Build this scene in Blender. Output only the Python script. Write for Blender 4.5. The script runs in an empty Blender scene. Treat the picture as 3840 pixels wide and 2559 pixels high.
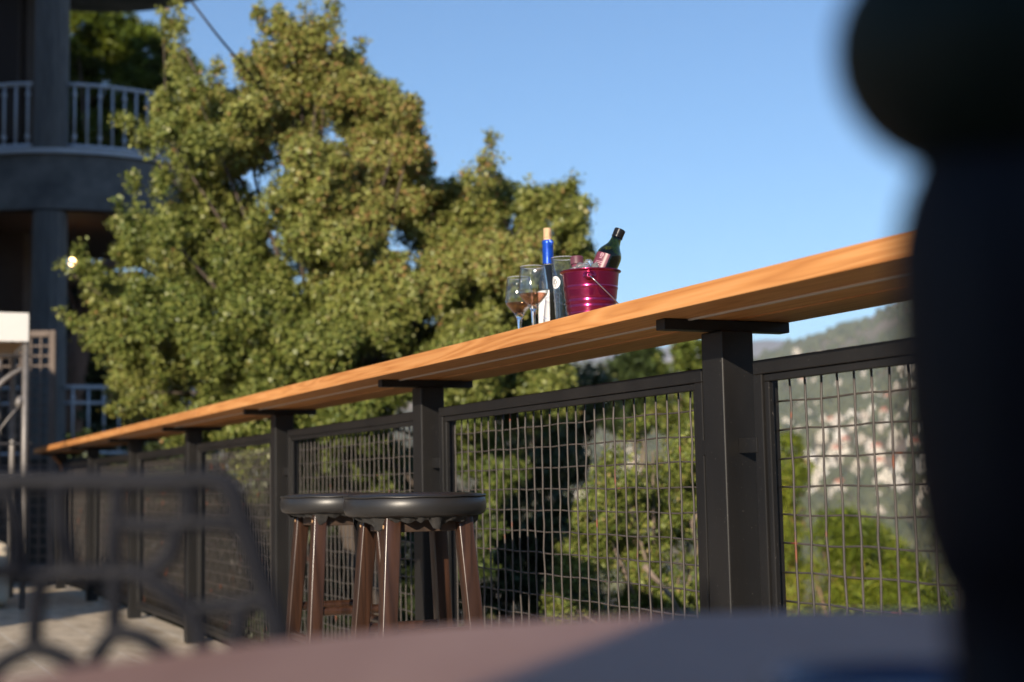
import bpy, bmesh, math, random
import numpy as np
from mathutils import Vector, Matrix

# ------------------------------------------------------------------ scene, camera, light
S = bpy.context.scene
COL = S.collection
PI = math.pi
rad = math.radians

F_PX, PITCH, ROLL, CAM_H = 5410.0, 0.0986, 0.0196, 0.76
cam_d = bpy.data.cameras.new('camera')
cam_d.sensor_width = 36.0
cam_d.lens = F_PX / 3840 * 36.0
cam_d.clip_start = 0.05
cam_d.clip_end = 20000
cam_d.dof.use_dof = True
cam_d.dof.focus_distance = 3.1
cam_d.dof.aperture_fstop = 3.6
cam = bpy.data.objects.new('camera', cam_d)
COL.objects.link(cam)
cam.matrix_world = (Matrix.Translation((0, 0, CAM_H)) @ Matrix.Rotation(PI / 2 + PITCH, 4, 'X')
                    @ Matrix.Rotation(-ROLL, 4, 'Z'))
S.camera = cam

SUN_H = Vector((-0.34, -0.93, 0)).normalized()      # horizontal direction towards the sun
SUN_EL = rad(18.0)
W = bpy.data.worlds.new('World')
S.world = W
W.use_nodes = True
nt = W.node_tree
nt.nodes.clear()
wo = nt.nodes.new('ShaderNodeOutputWorld')
bg = nt.nodes.new('ShaderNodeBackground')
sky = nt.nodes.new('ShaderNodeTexSky')
sky.sky_type = 'NISHITA'
sky.sun_disc = False
sky.sun_elevation = SUN_EL
sky.sun_rotation = math.atan2(SUN_H.x, SUN_H.y)
sky.altitude = 300
sky.air_density = 1.0
sky.dust_density = 0.0
sky.ozone_density = 4.5
bg.inputs['Strength'].default_value = 0.088
nt.links.new(sky.outputs[0], bg.inputs[0])
nt.links.new(bg.outputs[0], wo.inputs[0])

sun_d = bpy.data.lights.new('sun', 'SUN')
sun_d.energy = 4.4
sun_d.angle = rad(0.53)
sun_d.color = (1.0, 0.86, 0.68)
sun = bpy.data.objects.new('sun', sun_d)
COL.objects.link(sun)
sun_vec = Vector((SUN_H.x * math.cos(SUN_EL), SUN_H.y * math.cos(SUN_EL), math.sin(SUN_EL)))
sun.rotation_euler = (-sun_vec).to_track_quat('-Z', 'Y').to_euler()
sun.location = (-3, -8, 9)

S.view_settings.view_transform = 'Standard'
S.view_settings.look = 'None'
S.view_settings.exposure = 0.85
S.view_settings.gamma = 1.0
S.render.engine = 'CYCLES'
S.cycles.use_denoising = True
S.cycles.caustics_reflective = False
S.cycles.caustics_refractive = False
S.cycles.max_bounces = 10
S.cycles.transmission_bounces = 10
S.cycles.transparent_max_bounces = 12
S.cycles.volume_bounces = 0
S.cycles.sample_clamp_indirect = 6.0

rng = random.Random(7)

# ------------------------------------------------------------------ helpers
_c, _s = math.cos(ROLL), math.sin(ROLL)
_cp, _sp = math.cos(PITCH), math.sin(PITCH)


def ray(x, y):
    xi = (x - 1920) / F_PX
    yi = -(y - 1279.5) / F_PX
    a = xi * _c + yi * _s
    b = -xi * _s + yi * _c
    return Vector((a, _cp - b * _sp, _sp + b * _cp))


def at(x, y, Y):
    """world point seen at full-size photo pixel (x, y) at depth Y"""
    r = ray(x, y)
    t = Y / r.y
    return Vector((r.x * t, Y, CAM_H + r.z * t))


K = 3840 / 2353.0


def atd(x, y, Y):
    return at(x * K, y * K, Y)


TH = 0.4355                                   # the fence runs at this angle
FC = Vector((0.4337, 2.8981, 0))              # foot of the nearest fence post


def fw(n, t, z):
    """fence frame (n across, t along) -> world"""
    return Vector((FC.x + math.cos(TH) * n - math.sin(TH) * t,
                   FC.y + math.sin(TH) * n + math.cos(TH) * t, z))


class MB:
    def __init__(self):
        self.v, self.f, self.mi = [], [], []

    def add(self, vs, fs, m=0):
        o = len(self.v)
        self.v += [tuple(p) for p in vs]
        self.f += [tuple(i + o for i in f) for f in fs]
        self.mi += [m] * len(fs)

    def box(self, lo, hi, m=0, M=None):
        x0, y0, z0 = lo
        x1, y1, z1 = hi
        vs = [Vector(p) for p in ((x0, y0, z0), (x1, y0, z0), (x1, y1, z0), (x0, y1, z0),
                                  (x0, y0, z1), (x1, y0, z1), (x1, y1, z1), (x0, y1, z1))]
        if M:
            vs = [M @ p for p in vs]
        self.add(vs, [(0, 3, 2, 1), (4, 5, 6, 7), (0, 1, 5, 4), (1, 2, 6, 5), (2, 3, 7, 6), (3, 0, 4, 7)], m)

    def tube(self, pts, r, seg=8, m=0, closed=False, cap=True):
        pts = [Vector(p) for p in pts]
        n = len(pts)
        rs = r if isinstance(r, (list, tuple)) else [r] * n
        rings = []
        prev = None
        for i, p in enumerate(pts):
            if closed:
                d = pts[(i + 1) % n] - pts[i - 1]
            else:
                d = pts[min(i + 1, n - 1)] - pts[max(i - 1, 0)]
            d.normalize()
            if prev is None:
                ax = Vector((0, 0, 1)) if abs(d.z) < 0.9 else Vector((1, 0, 0))
                a = d.cross(ax).normalized()
            else:
                a = (prev - d * prev.dot(d))
                if a.length < 1e-6:
                    a = d.orthogonal()
                a.normalize()
            prev = a
            b = d.cross(a)
            rings.append([p + (a * math.cos(2 * PI * k / seg) + b * math.sin(2 * PI * k / seg)) * rs[i]
                          for k in range(seg)])
        vs = [q for ring in rings for q in ring]
        fs = []
        m_ = n if closed else n - 1
        for i in range(m_):
            j = (i + 1) % n
            for k in range(seg):
                l = (k + 1) % seg
                fs.append((i * seg + k, i * seg + l, j * seg + l, j * seg + k))
        if cap and not closed:
            fs.append(tuple(range(seg - 1, -1, -1)))
            fs.append(tuple((n - 1) * seg + k for k in range(seg)))
        self.add(vs, fs, m)

    def lathe(self, prof, seg=48, m=0, M=None, a0=0.0, a1=2 * PI):
        full = abs(a1 - a0 - 2 * PI) < 1e-6
        ns = seg if full else seg + 1
        vs, idx = [], []
        for (r, z) in prof:
            if r < 1e-6:
                idx.append([len(vs)] * ns)
                vs.append(Vector((0, 0, z)))
            else:
                row = []
                for k in range(ns):
                    a = a0 + (a1 - a0) * k / seg
                    row.append(len(vs))
                    vs.append(Vector((r * math.cos(a), r * math.sin(a), z)))
                idx.append(row)
        fs = []
        for i in range(len(prof) - 1):
            for k in range(seg):
                l = (k + 1) % ns
                q = [idx[i][k], idx[i][l], idx[i + 1][l], idx[i + 1][k]]
                u = []
                for t in q:
                    if t not in u:
                        u.append(t)
                if len(u) >= 3:
                    fs.append(tuple(u))
        if M:
            vs = [M @ p for p in vs]
        self.add(vs, fs, m)

    def build(self, name, mats, parent=None, smooth=False, bevel=0.0, bseg=2, auto=None, loc=None, rot=None):
        me = bpy.data.meshes.new(name)
        me.from_pydata(self.v, [], self.f)
        if not isinstance(mats, (list, tuple)):
            mats = [mats]
        for m in mats:
            me.materials.append(m)
        me.polygons.foreach_set('material_index', self.mi)
        bm = bmesh.new()
        bm.from_mesh(me)
        bmesh.ops.recalc_face_normals(bm, faces=bm.faces)
        if bevel:
            ed = [e for e in bm.edges if len(e.link_faces) == 2 and e.calc_face_angle(0) > 0.6]
            bmesh.ops.bevel(bm, geom=ed, offset=bevel, segments=bseg, affect='EDGES', profile=0.5, clamp_overlap=True)
        if auto is not None:
            for e in bm.edges:
                if len(e.link_faces) == 2 and e.calc_face_angle(0) > auto:
                    e.smooth = False
            smooth = True
        bm.to_mesh(me)
        bm.free()
        if smooth:
            me.polygons.foreach_set('use_smooth', [True] * len(me.polygons))
        o = bpy.data.objects.new(name, me)
        COL.objects.link(o)
        if parent:
            o.parent = parent
        if loc is not None:
            o.location = loc
        if rot is not None:
            o.rotation_euler = rot
        return o


def tag(o, label=None, cat=None, group=None, kind=None):
    if label:
        o['label'] = label
    if cat:
        o['category'] = cat
    if group:
        o['group'] = group
    if kind:
        o['kind'] = kind
    return o


def thing(name, label, cat, loc=(0, 0, 0), rz=0.0, group=None):
    o = bpy.data.objects.new(name, None)
    o.empty_display_size = 0.1
    COL.objects.link(o)
    o.location = loc
    o.rotation_euler = (0, 0, rz)
    return tag(o, label, cat, group)


# ------------------------------------------------------------------ materials
def mat(name, base=(.5, .5, .5), rough=.6, metal=0.0, spec=.5, **kw):
    m = bpy.data.materials.new(name)
    m.use_nodes = True
    b = m.node_tree.nodes['Principled BSDF']
    b.inputs['Base Color'].default_value = (*base, 1)
    b.inputs['Roughness'].default_value = rough
    b.inputs['Metallic'].default_value = metal
    b.inputs['Specular IOR Level'].default_value = spec
    for k, v in kw.items():
        b.inputs[k.replace('_', ' ')].default_value = v
    return m


def nd(m, t, **kw):
    n = m.node_tree.nodes.new(t)
    for k, v in kw.items():
        setattr(n, k, v)
    return n


def lk(m, a, b):
    m.node_tree.links.new(a, b)


def ramp(m, fac, stops, interp='LINEAR'):
    r = nd(m, 'ShaderNodeValToRGB')
    r.color_ramp.interpolation = interp
    e = r.color_ramp.elements
    while len(e) < len(stops):
        e.new(0.5)
    for i, (p, c) in enumerate(stops):
        e[i].position = p
        e[i].color = (*c, 1) if len(c) == 3 else c
    lk(m, fac, r.inputs[0])
    return r.outputs[0]


def noise(m, scale=5, detail=4, rough=.55, stretch=None, coord='Object', dist=0.0, rot=None):
    tc = nd(m, 'ShaderNodeTexCoord')
    mp = nd(m, 'ShaderNodeMapping')
    if stretch:
        mp.inputs['Scale'].default_value = stretch
    if rot:
        mp.inputs['Rotation'].default_value = rot
    lk(m, tc.outputs[coord], mp.inputs[0])
    n = nd(m, 'ShaderNodeTexNoise')
    n.inputs['Scale'].default_value = scale
    n.inputs['Detail'].default_value = detail
    n.inputs['Roughness'].default_value = rough
    n.inputs['Distortion'].default_value = dist
    lk(m, mp.outputs[0], n.inputs['Vector'])
    return n.outputs['Fac']


def bsdf(m):
    return m.node_tree.nodes['Principled BSDF']


def bump(m, h, strength=.3, dist=.01):
    b = nd(m, 'ShaderNodeBump')
    b.inputs['Strength'].default_value = strength
    b.inputs['Distance'].default_value = dist
    lk(m, h, b.inputs['Height'])
    lk(m, b.outputs[0], bsdf(m).inputs['Normal'])


def mixc(m, fac, a, b, mode='MIX'):
    x = nd(m, 'ShaderNodeMix', data_type='RGBA', blend_type=mode)
    if isinstance(fac, (int, float)):
        x.inputs[0].default_value = fac
    else:
        lk(m, fac, x.inputs[0])
    for i, v in ((6, a), (7, b)):
        if isinstance(v, tuple):
            x.inputs[i].default_value = (*v, 1)
        else:
            lk(m, v, x.inputs[i])
    return x.outputs[2]


def mottled(name, c0, c1, scale=6, rough=.7, stretch=None, bump_s=.25, bdist=.005, metal=0.0, detail=6, coord='Object', spec=.5, lo=.3, hi=.7):
    m = mat(name, c0, rough, metal, spec)
    f = noise(m, scale, detail, .6, stretch, coord)
    lk(m, ramp(m, f, [(lo, c0), (hi, c1)]), bsdf(m).inputs['Base Color'])
    if bump_s:
        bump(m, f, bump_s, bdist)
    return m


def wood_mat(name, dark, mid, light, ring=9.0, rough=.5, axis='Y', coat=0.0, knots=True):
    """plank wood, grain along the object's Y"""
    m = mat(name, mid, rough)
    tc = nd(m, 'ShaderNodeTexCoord')
    mp = nd(m, 'ShaderNodeMapping')
    st = {'Y': (1, .045, 1), 'Z': (1, 1, .06), 'X': (.045, 1, 1)}[axis]
    mp.inputs['Scale'].default_value = st
    lk(m, tc.outputs['Object'], mp.inputs[0])
    n0 = nd(m, 'ShaderNodeTexNoise')
    n0.inputs['Scale'].default_value = ring
    n0.inputs['Detail'].default_value = 2.0
    n0.inputs['Distortion'].default_value = .4
    lk(m, mp.outputs[0], n0.inputs['Vector'])
    mul = nd(m, 'ShaderNodeMath', operation='MULTIPLY')
    mul.inputs[1].default_value = 16.0
    lk(m, n0.outputs['Fac'], mul.inputs[0])
    fr = nd(m, 'ShaderNodeMath', operation='PINGPONG')
    fr.inputs[1].default_value = 1.0
    lk(m, mul.outputs[0], fr.inputs[0])
    c = ramp(m, fr.outputs[0], [(0.0, light), (.55, mid), (1.0, dark)])
    fine = noise(m, 160, 3, .6, (1, .02, 1) if axis == 'Y' else ((1, 1, .03) if axis == 'Z' else (.02, 1, 1)))
    c2 = mixc(m, .30, c, ramp(m, fine, [(.3, dark), (.7, light)]), 'MIX')
    big = noise(m, 1.3, 3, .5, (1, .5, 1))
    c3 = mixc(m, 1.0, c2, ramp(m, big, [(.3, (.86, .8, .76)), (.7, (1.05, 1.02, 1.0))]), 'MULTIPLY')
    if knots:
        kn = nd(m, 'ShaderNodeTexVoronoi', feature='F1')
        kn.inputs['Scale'].default_value = 2.2
        mk = nd(m, 'ShaderNodeMapping')
        mk.inputs['Scale'].default_value = (1.4, .55, 3.4)
        lk(m, tc.outputs['Object'], mk.inputs[0])
        lk(m, mk.outputs[0], kn.inputs['Vector'])
        kf = ramp(m, kn.outputs['Distance'], [(.0, (1, 1, 1)), (.045, (.9, .9, .9)), (.075, (0, 0, 0))])
        c3 = mixc(m, kf, c3, tuple(x * .45 for x in dark))
    lk(m, c3, bsdf(m).inputs['Base Color'])
    bump(m, fine, .12, .002)
    if coat:
        bsdf(m).inputs['Coat Weight'].default_value = coat
        bsdf(m).inputs['Coat Roughness'].default_value = .2
    return m


def leaf_mat(name, stops, trans=.25, rough=.45, gloss=.35):
    m = mat(name, stops[0][1], rough, 0, gloss)
    a = nd(m, 'ShaderNodeAttribute')
    a.attribute_name = 'leaf_tint'
    c = ramp(m, a.outputs['Fac'], stops)
    lk(m, c, bsdf(m).inputs['Base Color'])
    tr = nd(m, 'ShaderNodeBsdfTranslucent')
    lk(m, c, tr.inputs[0])
    mx = nd(m, 'ShaderNodeMixShader')
    mx.inputs[0].default_value = trans
    lk(m, bsdf(m).outputs[0], mx.inputs[1])
    lk(m, tr.outputs[0], mx.inputs[2])
    out = [n for n in m.node_tree.nodes if n.type == 'OUTPUT_MATERIAL'][0]
    lk(m, mx.outputs[0], out.inputs[0])
    return m


def glass(name, col=(1, 1, 1), rough=0.0, ior=1.45):
    return mat(name, col, rough, 0, .5, Transmission_Weight=1.0, IOR=ior)


def thin_glass(name, tint=(.97, .98, .98), rough=.0, ior=1.5, gain=1.0):
    m = bpy.data.materials.new(name)
    m.use_nodes = True
    t = m.node_tree
    t.nodes.clear()
    out = t.nodes.new('ShaderNodeOutputMaterial')
    tr = t.nodes.new('ShaderNodeBsdfTransparent')
    tr.inputs[0].default_value = (*tint, 1)
    gl = t.nodes.new('ShaderNodeBsdfGlossy')
    gl.inputs['Roughness'].default_value = rough
    fr = t.nodes.new('ShaderNodeLayerWeight')
    fr.inputs[0].default_value = .5
    pw = t.nodes.new('ShaderNodeMath')
    pw.operation = 'POWER'
    pw.inputs[1].default_value = 2.6
    mu = t.nodes.new('ShaderNodeMath')
    mu.operation = 'MULTIPLY_ADD'
    mu.use_clamp = True
    mu.inputs[1].default_value = .85 * gain
    mu.inputs[2].default_value = .05
    t.links.new(fr.outputs['Facing'], pw.inputs[0])
    mx = t.nodes.new('ShaderNodeMixShader')
    t.links.new(pw.outputs[0], mu.inputs[0])
    t.links.new(mu.outputs[0], mx.inputs[0])
    t.links.new(tr.outputs[0], mx.inputs[1])
    t.links.new(gl.outputs[0], mx.inputs[2])
    t.links.new(mx.outputs[0], out.inputs[0])
    return m


M = {}
M['thin_glass'] = thin_glass('thin_clear_glass', rough=.03)
M['bar_wood'] = wood_mat('bar_wood', (.46, .185, .05), (.60, .27, .082), (.69, .35, .13), 24.0, .48)
M['bar_wood_end'] = M['bar_wood']
M['strip'] = mat('grey_strip', (.62, .58, .54), .5)
M['steel'] = mottled('black_painted_steel', (.005, .005, .0056), (.018, .0165, .0155), 5, .45, bump_s=.10, bdist=.002, spec=.4, lo=.25, hi=.8, stretch=(1, 1, .35), detail=9)
# flecks of dust on the steel
_f = noise(M['steel'], 240, 2, .5)
_c0 = bsdf(M['steel']).inputs['Base Color'].links[0].from_socket
lk(M['steel'], mixc(M['steel'], ramp(M['steel'], _f, [(.70, (0, 0, 0)), (.76, (1, 1, 1))]), _c0, (.11, .10, .09)), bsdf(M['steel']).inputs['Base Color'])
M['mesh'] = mottled('rusty_wire', (.045, .040, .038), (.085, .070, .060), 30, .5, bump_s=.1, bdist=.001)
_f = noise(M['mesh'], 11, 3, .5)
_c0 = bsdf(M['mesh']).inputs['Base Color'].links[0].from_socket
lk(M['mesh'], mixc(M['mesh'], ramp(M['mesh'], _f, [(.66, (0, 0, 0)), (.72, (1, 1, 1))]), _c0, (.20, .062, .028)), bsdf(M['mesh']).inputs['Base Color'])
M['leather'] = mottled('black_leather', (.014, .014, .015), (.022, .021, .021), 420, .38, bump_s=.18, bdist=.0008, detail=2)
M['torn'] = mottled('torn_lining', (.010, .010, .010), (.035, .032, .030), 60, .95, bump_s=.5)
M['stool_wood'] = wood_mat('stool_wood', (.018, .0085, .005), (.038, .017, .0095), (.060, .028, .016), 16, .34, 'Z', coat=.3, knots=False)
M['stool_apron'] = mottled('stool_apron', (.03, .018, .012), (.06, .035, .022), 40, .6)
M['plug'] = mat('pale_plug', (.55, .33, .17), .5)
M['glass'] = glass('clear_glass')
M['rim'] = mat('glass_rim', (.80, .82, .92), .1, 0, .6, Transmission_Weight=.55, IOR=1.45)  # pale lilac colour stands in for highlights along the glass rims
M['wine'] = thin_glass('rose_wine', (.93, .60, .47), .03)
M['bottle_dark'] = mottled('dark_bottle_glass', (.006, .007, .006), (.016, .012, .005), 24, .06, (1, 1, .15), bump_s=0)
bsdf(M['bottle_dark']).inputs['Coat Weight'].default_value = .4
M['foil'] = mottled('blue_foil', (.004, .05, .40), (.008, .085, .58), 60, .32, metal=.35, bump_s=.25, bdist=.002)
M['white_print'] = mat('white_print', (.85, .85, .85), .6)
M['cork'] = mottled('cork', (.52, .34, .19), (.66, .47, .29), 120, .85, (1, 1, .3), bump_s=.3, bdist=.001)
M['cork_print'] = mat('cork_print', (.24, .13, .08), .8)
M['paper'] = mottled('white_label_paper', (.80, .81, .84), (.88, .87, .85), 20, .7, bump_s=0)
_f = noise(M['paper'], 26, 4, .6, dist=1.5)
_c0 = bsdf(M['paper']).inputs['Base Color'].links[0].from_socket
lk(M['paper'], mixc(M['paper'], ramp(M['paper'], _f, [(.58, (0, 0, 0)), (.68, (1, 1, 1))]), _c0, (.42, .48, .72)), bsdf(M['paper']).inputs['Base Color'])
M['ink'] = mat('black_ink', (.03, .035, .05), .7)
M['seal'] = mat('dark_red_seal', (.12, .02, .03), .6)
M['bucket'] = mat('bucket_enamel', (.30, .008, .05), .22, .85, .5)
_v = nd(M['bucket'], 'ShaderNodeTexVoronoi')
_v.inputs['Scale'].default_value = 420
_fl = ramp(M['bucket'], _v.outputs['Color'], [(.86, (.25, .007, .068)), (.92, (.85, .30, .52))])
lk(M['bucket'], _fl, bsdf(M['bucket']).inputs['Base Color'])
bsdf(M['bucket']).inputs['Coat Weight'].default_value = .6
bsdf(M['bucket']).inputs['Coat Roughness'].default_value = .08
M['wire_handle'] = mat('bright_wire', (.55, .50, .48), .22, 1.0)
M['ice'] = mat('ice', (.95, .97, 1.0), .04, 0, .5, Transmission_Weight=.86, IOR=1.31)
M['green_glass'] = thin_glass('green_bottle_glass', (.44, .47, .14), .03)
M['wine_in'] = mat('oil_in_bottle', (.22, .20, .03), .0, 0, .5, Transmission_Weight=.9, IOR=1.35)
M['maroon'] = mottled('maroon_label', (.13, .028, .05), (.18, .042, .075), 30, .35, bump_s=0)
M['maroon_cap'] = mottled('maroon_cap', (.10, .03, .05), (.15, .05, .075), 60, .5, bump_s=0)
M['pale_ink'] = mat('pale_pink_ink', (.75, .50, .55), .6)
M['white_cap'] = mottled('white_cap', (.80, .78, .76), (.72, .68, .66), 40, .3, bump_s=0)
M['black_cap'] = mat('black_cap', (.012, .012, .014), .22, .2)
M['concrete'] = mottled('board_marked_concrete', (.12, .12, .117), (.22, .217, .205), 5, .9, (6, 6, .6), bump_s=.6, bdist=.03)
M['slab'] = mottled('stained_concrete', (.11, .112, .112), (.26, .252, .235), 2.6, .9, bump_s=.4, bdist=.03)
M['ceiling'] = mottled('brown_ceiling', (.045, .024, .014), (.065, .035, .022), 3, .8, bump_s=.1)
M['wall_dark'] = mottled('brown_render', (.05, .035, .026), (.075, .055, .042), 1.5, .9, bump_s=.3, bdist=.02)
M['rail_white'] = mottled('white_rail_paint', (.62, .65, .70), (.72, .75, .78), 8, .45, bump_s=0)
M['stone_wall'] = mottled('dark_stone', (.03, .028, .026), (.08, .073, .066), 4, .95, bump_s=.8, bdist=.05)
M['canvas'] = mottled('white_canvas', (.80, .79, .77), (.86, .85, .83), 3, .85, bump_s=.3, bdist=.02)
_tr = nd(M['canvas'], 'ShaderNodeBsdfTranslucent')
_tr.inputs[0].default_value = (.8, .7, .58, 1)
_mx = nd(M['canvas'], 'ShaderNodeMixShader')
_mx.inputs[0].default_value = .25
lk(M['canvas'], bsdf(M['canvas']).outputs[0], _mx.inputs[1])
lk(M['canvas'], _tr.outputs[0], _mx.inputs[2])
lk(M['canvas'], _mx.outputs[0], [n for n in M['canvas'].node_tree.nodes if n.type == 'OUTPUT_MATERIAL'][0].inputs[0])
M['tan'] = mottled('tan_cloth', (.42, .30, .19), (.50, .37, .25), 5, .9, bump_s=.2)
M['grey_metal'] = mottled('grey_metal', (.14, .13, .125), (.21, .195, .185), 20, .45, metal=.3, bump_s=0)
M['beige'] = mottled('beige_cushion', (.55, .46, .34), (.66, .57, .44), 6, .9, bump_s=.2)
M['screen_wood'] = mottled('brown_screen_frame', (.11, .085, .07), (.16, .125, .105), 10, .8, bump_s=.2)
M['chair_metal'] = mottled('dark_cast_metal', (.004, .005, .009), (.011, .012, .018), 30, .5, bump_s=.3, bdist=.002, spec=.14)
M['table_top'] = mottled('brown_table_top', (.27, .145, .108), (.36, .21, .158), 9, .6, (1, .2, 1), bump_s=.1, bdist=.001)
M['vase'] = mottled('dark_glaze', (.0045, .0045, .007), (.009, .009, .013), 14, .55, bump_s=0, spec=.18)
M['vase_ball'] = mottled('dark_green_glaze', (.0035, .010, .008), (.007, .016, .012), 30, .6, bump_s=.2, spec=.2)
M['blue_glass'] = mat('deep_blue_glass', (.002, .011, .055), .25)
M['cable'] = mat('dark_cable', (.035, .04, .05), .7)
M['bulb'] = mat('lit_bulb', (1, .7, .4), .5)
bsdf(M['bulb']).inputs['Emission Color'].default_value = (1, .60, .27, 1)
bsdf(M['bulb']).inputs['Emission Strength'].default_value = 9.0
M['bark'] = mottled('grey_brown_bark', (.13, .095, .07), (.26, .20, .16), 9, .95, (1, 1, .25), bump_s=.8, bdist=.03)
M['oak_bark'] = mottled('dark_oak_bark', (.05, .038, .03), (.12, .09, .07), 9, .95, (1, 1, .25), bump_s=.8, bdist=.03)
M['pine_bark'] = mottled('pine_bark', (.20, .12, .085), (.34, .22, .165), 7, .95, (1, 1, .3), bump_s=.8, bdist=.03)
M['hedge_leaf'] = leaf_mat('hedge_leaf', [(0, (.03, .05, .015)), (1, (.07, .10, .03))])
M['oak_leaf'] = leaf_mat('oak_leaf', [(0, (.09, .13, .027)), (.4, (.22, .25, .058)), (.85, (.33, .335, .095)), (.97, (.39, .33, .11)), (1, (.36, .22, .09))], .28, .42, .38)
M['bush_leaf'] = leaf_mat('bush_leaf', [(0, (.085, .13, .022)), (.5, (.18, .225, .045)), (.9, (.29, .29, .07)), (1, (.34, .26, .10))], .3)
M['pine_needle'] = leaf_mat('pine_needle', [(0, (.11, .155, .018)), (.5, (.225, .275, .032)), (.88, (.34, .345, .045)), (1, (.34, .17, .07))], .35)
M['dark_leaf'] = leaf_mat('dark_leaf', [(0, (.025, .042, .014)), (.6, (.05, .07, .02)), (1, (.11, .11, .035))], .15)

# patio tiles: rows run along the fence
M['tile'] = mat('stone_tiles', (.45, .40, .33), .7)
_m = M['tile']
_tc = nd(_m, 'ShaderNodeTexCoord')
_mp = nd(_m, 'ShaderNodeMapping')
_mp.inputs['Rotation'].default_value = (0, 0, PI / 2)
_mp.inputs['Location'].default_value = (0.02, 0.0, 0)
lk(_m, _tc.outputs['Object'], _mp.inputs[0])
_b = nd(_m, 'ShaderNodeTexBrick')
_b.inputs['Scale'].default_value = 1.0
_b.inputs['Brick Width'].default_value = .66
_b.inputs['Row Height'].default_value = .4
_b.inputs['Mortar Size'].default_value = .004
_b.inputs['Color1'].default_value = (.53, .44, .325, 1)
_b.inputs['Color2'].default_value = (.62, .52, .39, 1)
_b.inputs['Mortar'].default_value = (.68, .62, .53, 1)
lk(_m, _mp.outputs[0], _b.inputs['Vector'])
_n = noise(_m, 5, 6, .65, (2.2, .7, 1))
_cc = mixc(_m, 1.0, _b.outputs['Color'], ramp(_m, _n, [(.3, (.66, .62, .56)), (.55, (1, 1, 1)), (.75, (1.08, 1.04, .98))]), 'MULTIPLY')
lk(_m, _cc, bsdf(_m).inputs['Base Color'])
bump(_m, _n, .15, .004)

# ground on the hillside: dry grass, scrub and bare soil
M['ground'] = mat('scrub_ground', (.1, .1, .05), 1.0, 0, .1)
_m = M['ground']
_a = noise(_m, .016, 8, .65)
_b2 = noise(_m, .5, 5, .6)
_g = ramp(_m, _a, [(.30, (.10, .10, .05)), (.44, (.16, .145, .08)), (.56, (.25, .20, .14)), (.70, (.36, .28, .22))])
lk(_m, mixc(_m, 1.0, _g, ramp(_m, _b2, [(.25, (.6, .6, .6)), (.7, (1.1, 1.1, 1.1))]), 'MULTIPLY'), bsdf(_m).inputs['Base Color'])
M['mountain'] = mottled('bare_mountain', (.20, .17, .15), (.34, .28, .25), .002, 1.0, bump_s=0)


# ------------------------------------------------------------------ ground
def terr_n(x, y):
    return math.cos(TH) * x + math.sin(TH) * y - 1.6156


ELEV = [(-2, .07), (0.05, .082), (.15, .080), (.170, .0826), (.185, .0897), (.2033, .094), (.218, .098), (.235, .1035), (.2514, .1078),
        (.2606, .113), (.2736, .1195), (.30, .134), (.40, .15), (3, .16)]


def elev(m):
    for (a, e), (b, g) in zip(ELEV, ELEV[1:]):
        if m <= b:
            k = max(0, (m - a) / (b - a))
            return e + (g - e) * k
    return .16


def terrain(x, y):
    n = terr_n(x, y)
    r = math.hypot(x, y)
    m = x / y if y > 1e-3 else (3 if x > 0 else -2)
    m = max(-2, min(3, m))
    near = -.25 - .42 * max(0, min(n - .15, 34))
    if r < 100:
        return near
    k = min(1, (r - 100) / 400)
    val = near * (1 - k) - 44 * k
    if r <= 600:
        return val
    top = elev(m) * 1800
    if r <= 1800:
        q = (r - 600) / 1200
        bumpy = 9 * math.sin(r * .011 + m * 30) * math.sin(m * 47 + r * .004) * min(1, q * 4) * (1 - q)
        return -44 + (top + 44) * (q ** .92) + bumpy
    return top - (r - 1800) * .05


def make_terrain():
    rs = [0] + [1.2 * 1.13 ** i for i in range(72)]
    rs = [r for r in rs if r < 560] + list(range(560, 2000, 40)) + [2200, 2600, 3200]
    na = 360
    vs, fs = [(0, 0, terrain(0, .01))], []
    for r in rs[1:]:
        for k in range(na):
            a = 2 * PI * k / na
            x, y = r * math.cos(a), r * math.sin(a)
            vs.append((x, y, terrain(x, y)))
    for k in range(na):
        fs.append((0, 1 + k, 1 + (k + 1) % na))
    for i in range(len(rs) - 2):
        for k in range(na):
            l = (k + 1) % na
            fs.append((1 + i * na + k, 1 + (i + 1) * na + k, 1 + (i + 1) * na + l, 1 + i * na + l))
    mb = MB()
    mb.add(vs, fs)
    o = mb.build('hillside_ground', M['ground'], smooth=True)
    tag(o, kind='structure')


def make_mountain():
    mb = MB()
    n = 160
    vs, fs = [], []
    for i in range(n + 1):
        a = rad(40 + 100 * i / n)
        h = .0925 * 3700 + 10 * math.sin(i * .31) + 6 * math.sin(i * .83 + 1) + 3 * math.sin(i * 1.9)
        for k, (r, q) in enumerate(((2500, -.08), (3000, .45), (3400, .8), (3700, 1), (4000, .75))):
            vs.append((r * math.cos(a), r * math.sin(a), h * q + 6 * math.sin(i * .7 + k * 2) * (k > 0)))
    for i in range(n):
        for k in range(4):
            fs.append((i * 5 + k, (i + 1) * 5 + k, (i + 1) * 5 + k + 1, i * 5 + k + 1))
    mb.add(vs, fs)
    tag(mb.build('mountain', M['mountain'], smooth=True), kind='structure')


make_terrain()
make_mountain()

pa = MB()
pa.box((-16, -7, -.3), (.115, 14.5, 0))
o = pa.build('patio', M['tile'], loc=FC, rot=(0, 0, TH))
tag(o, kind='structure')

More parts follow.
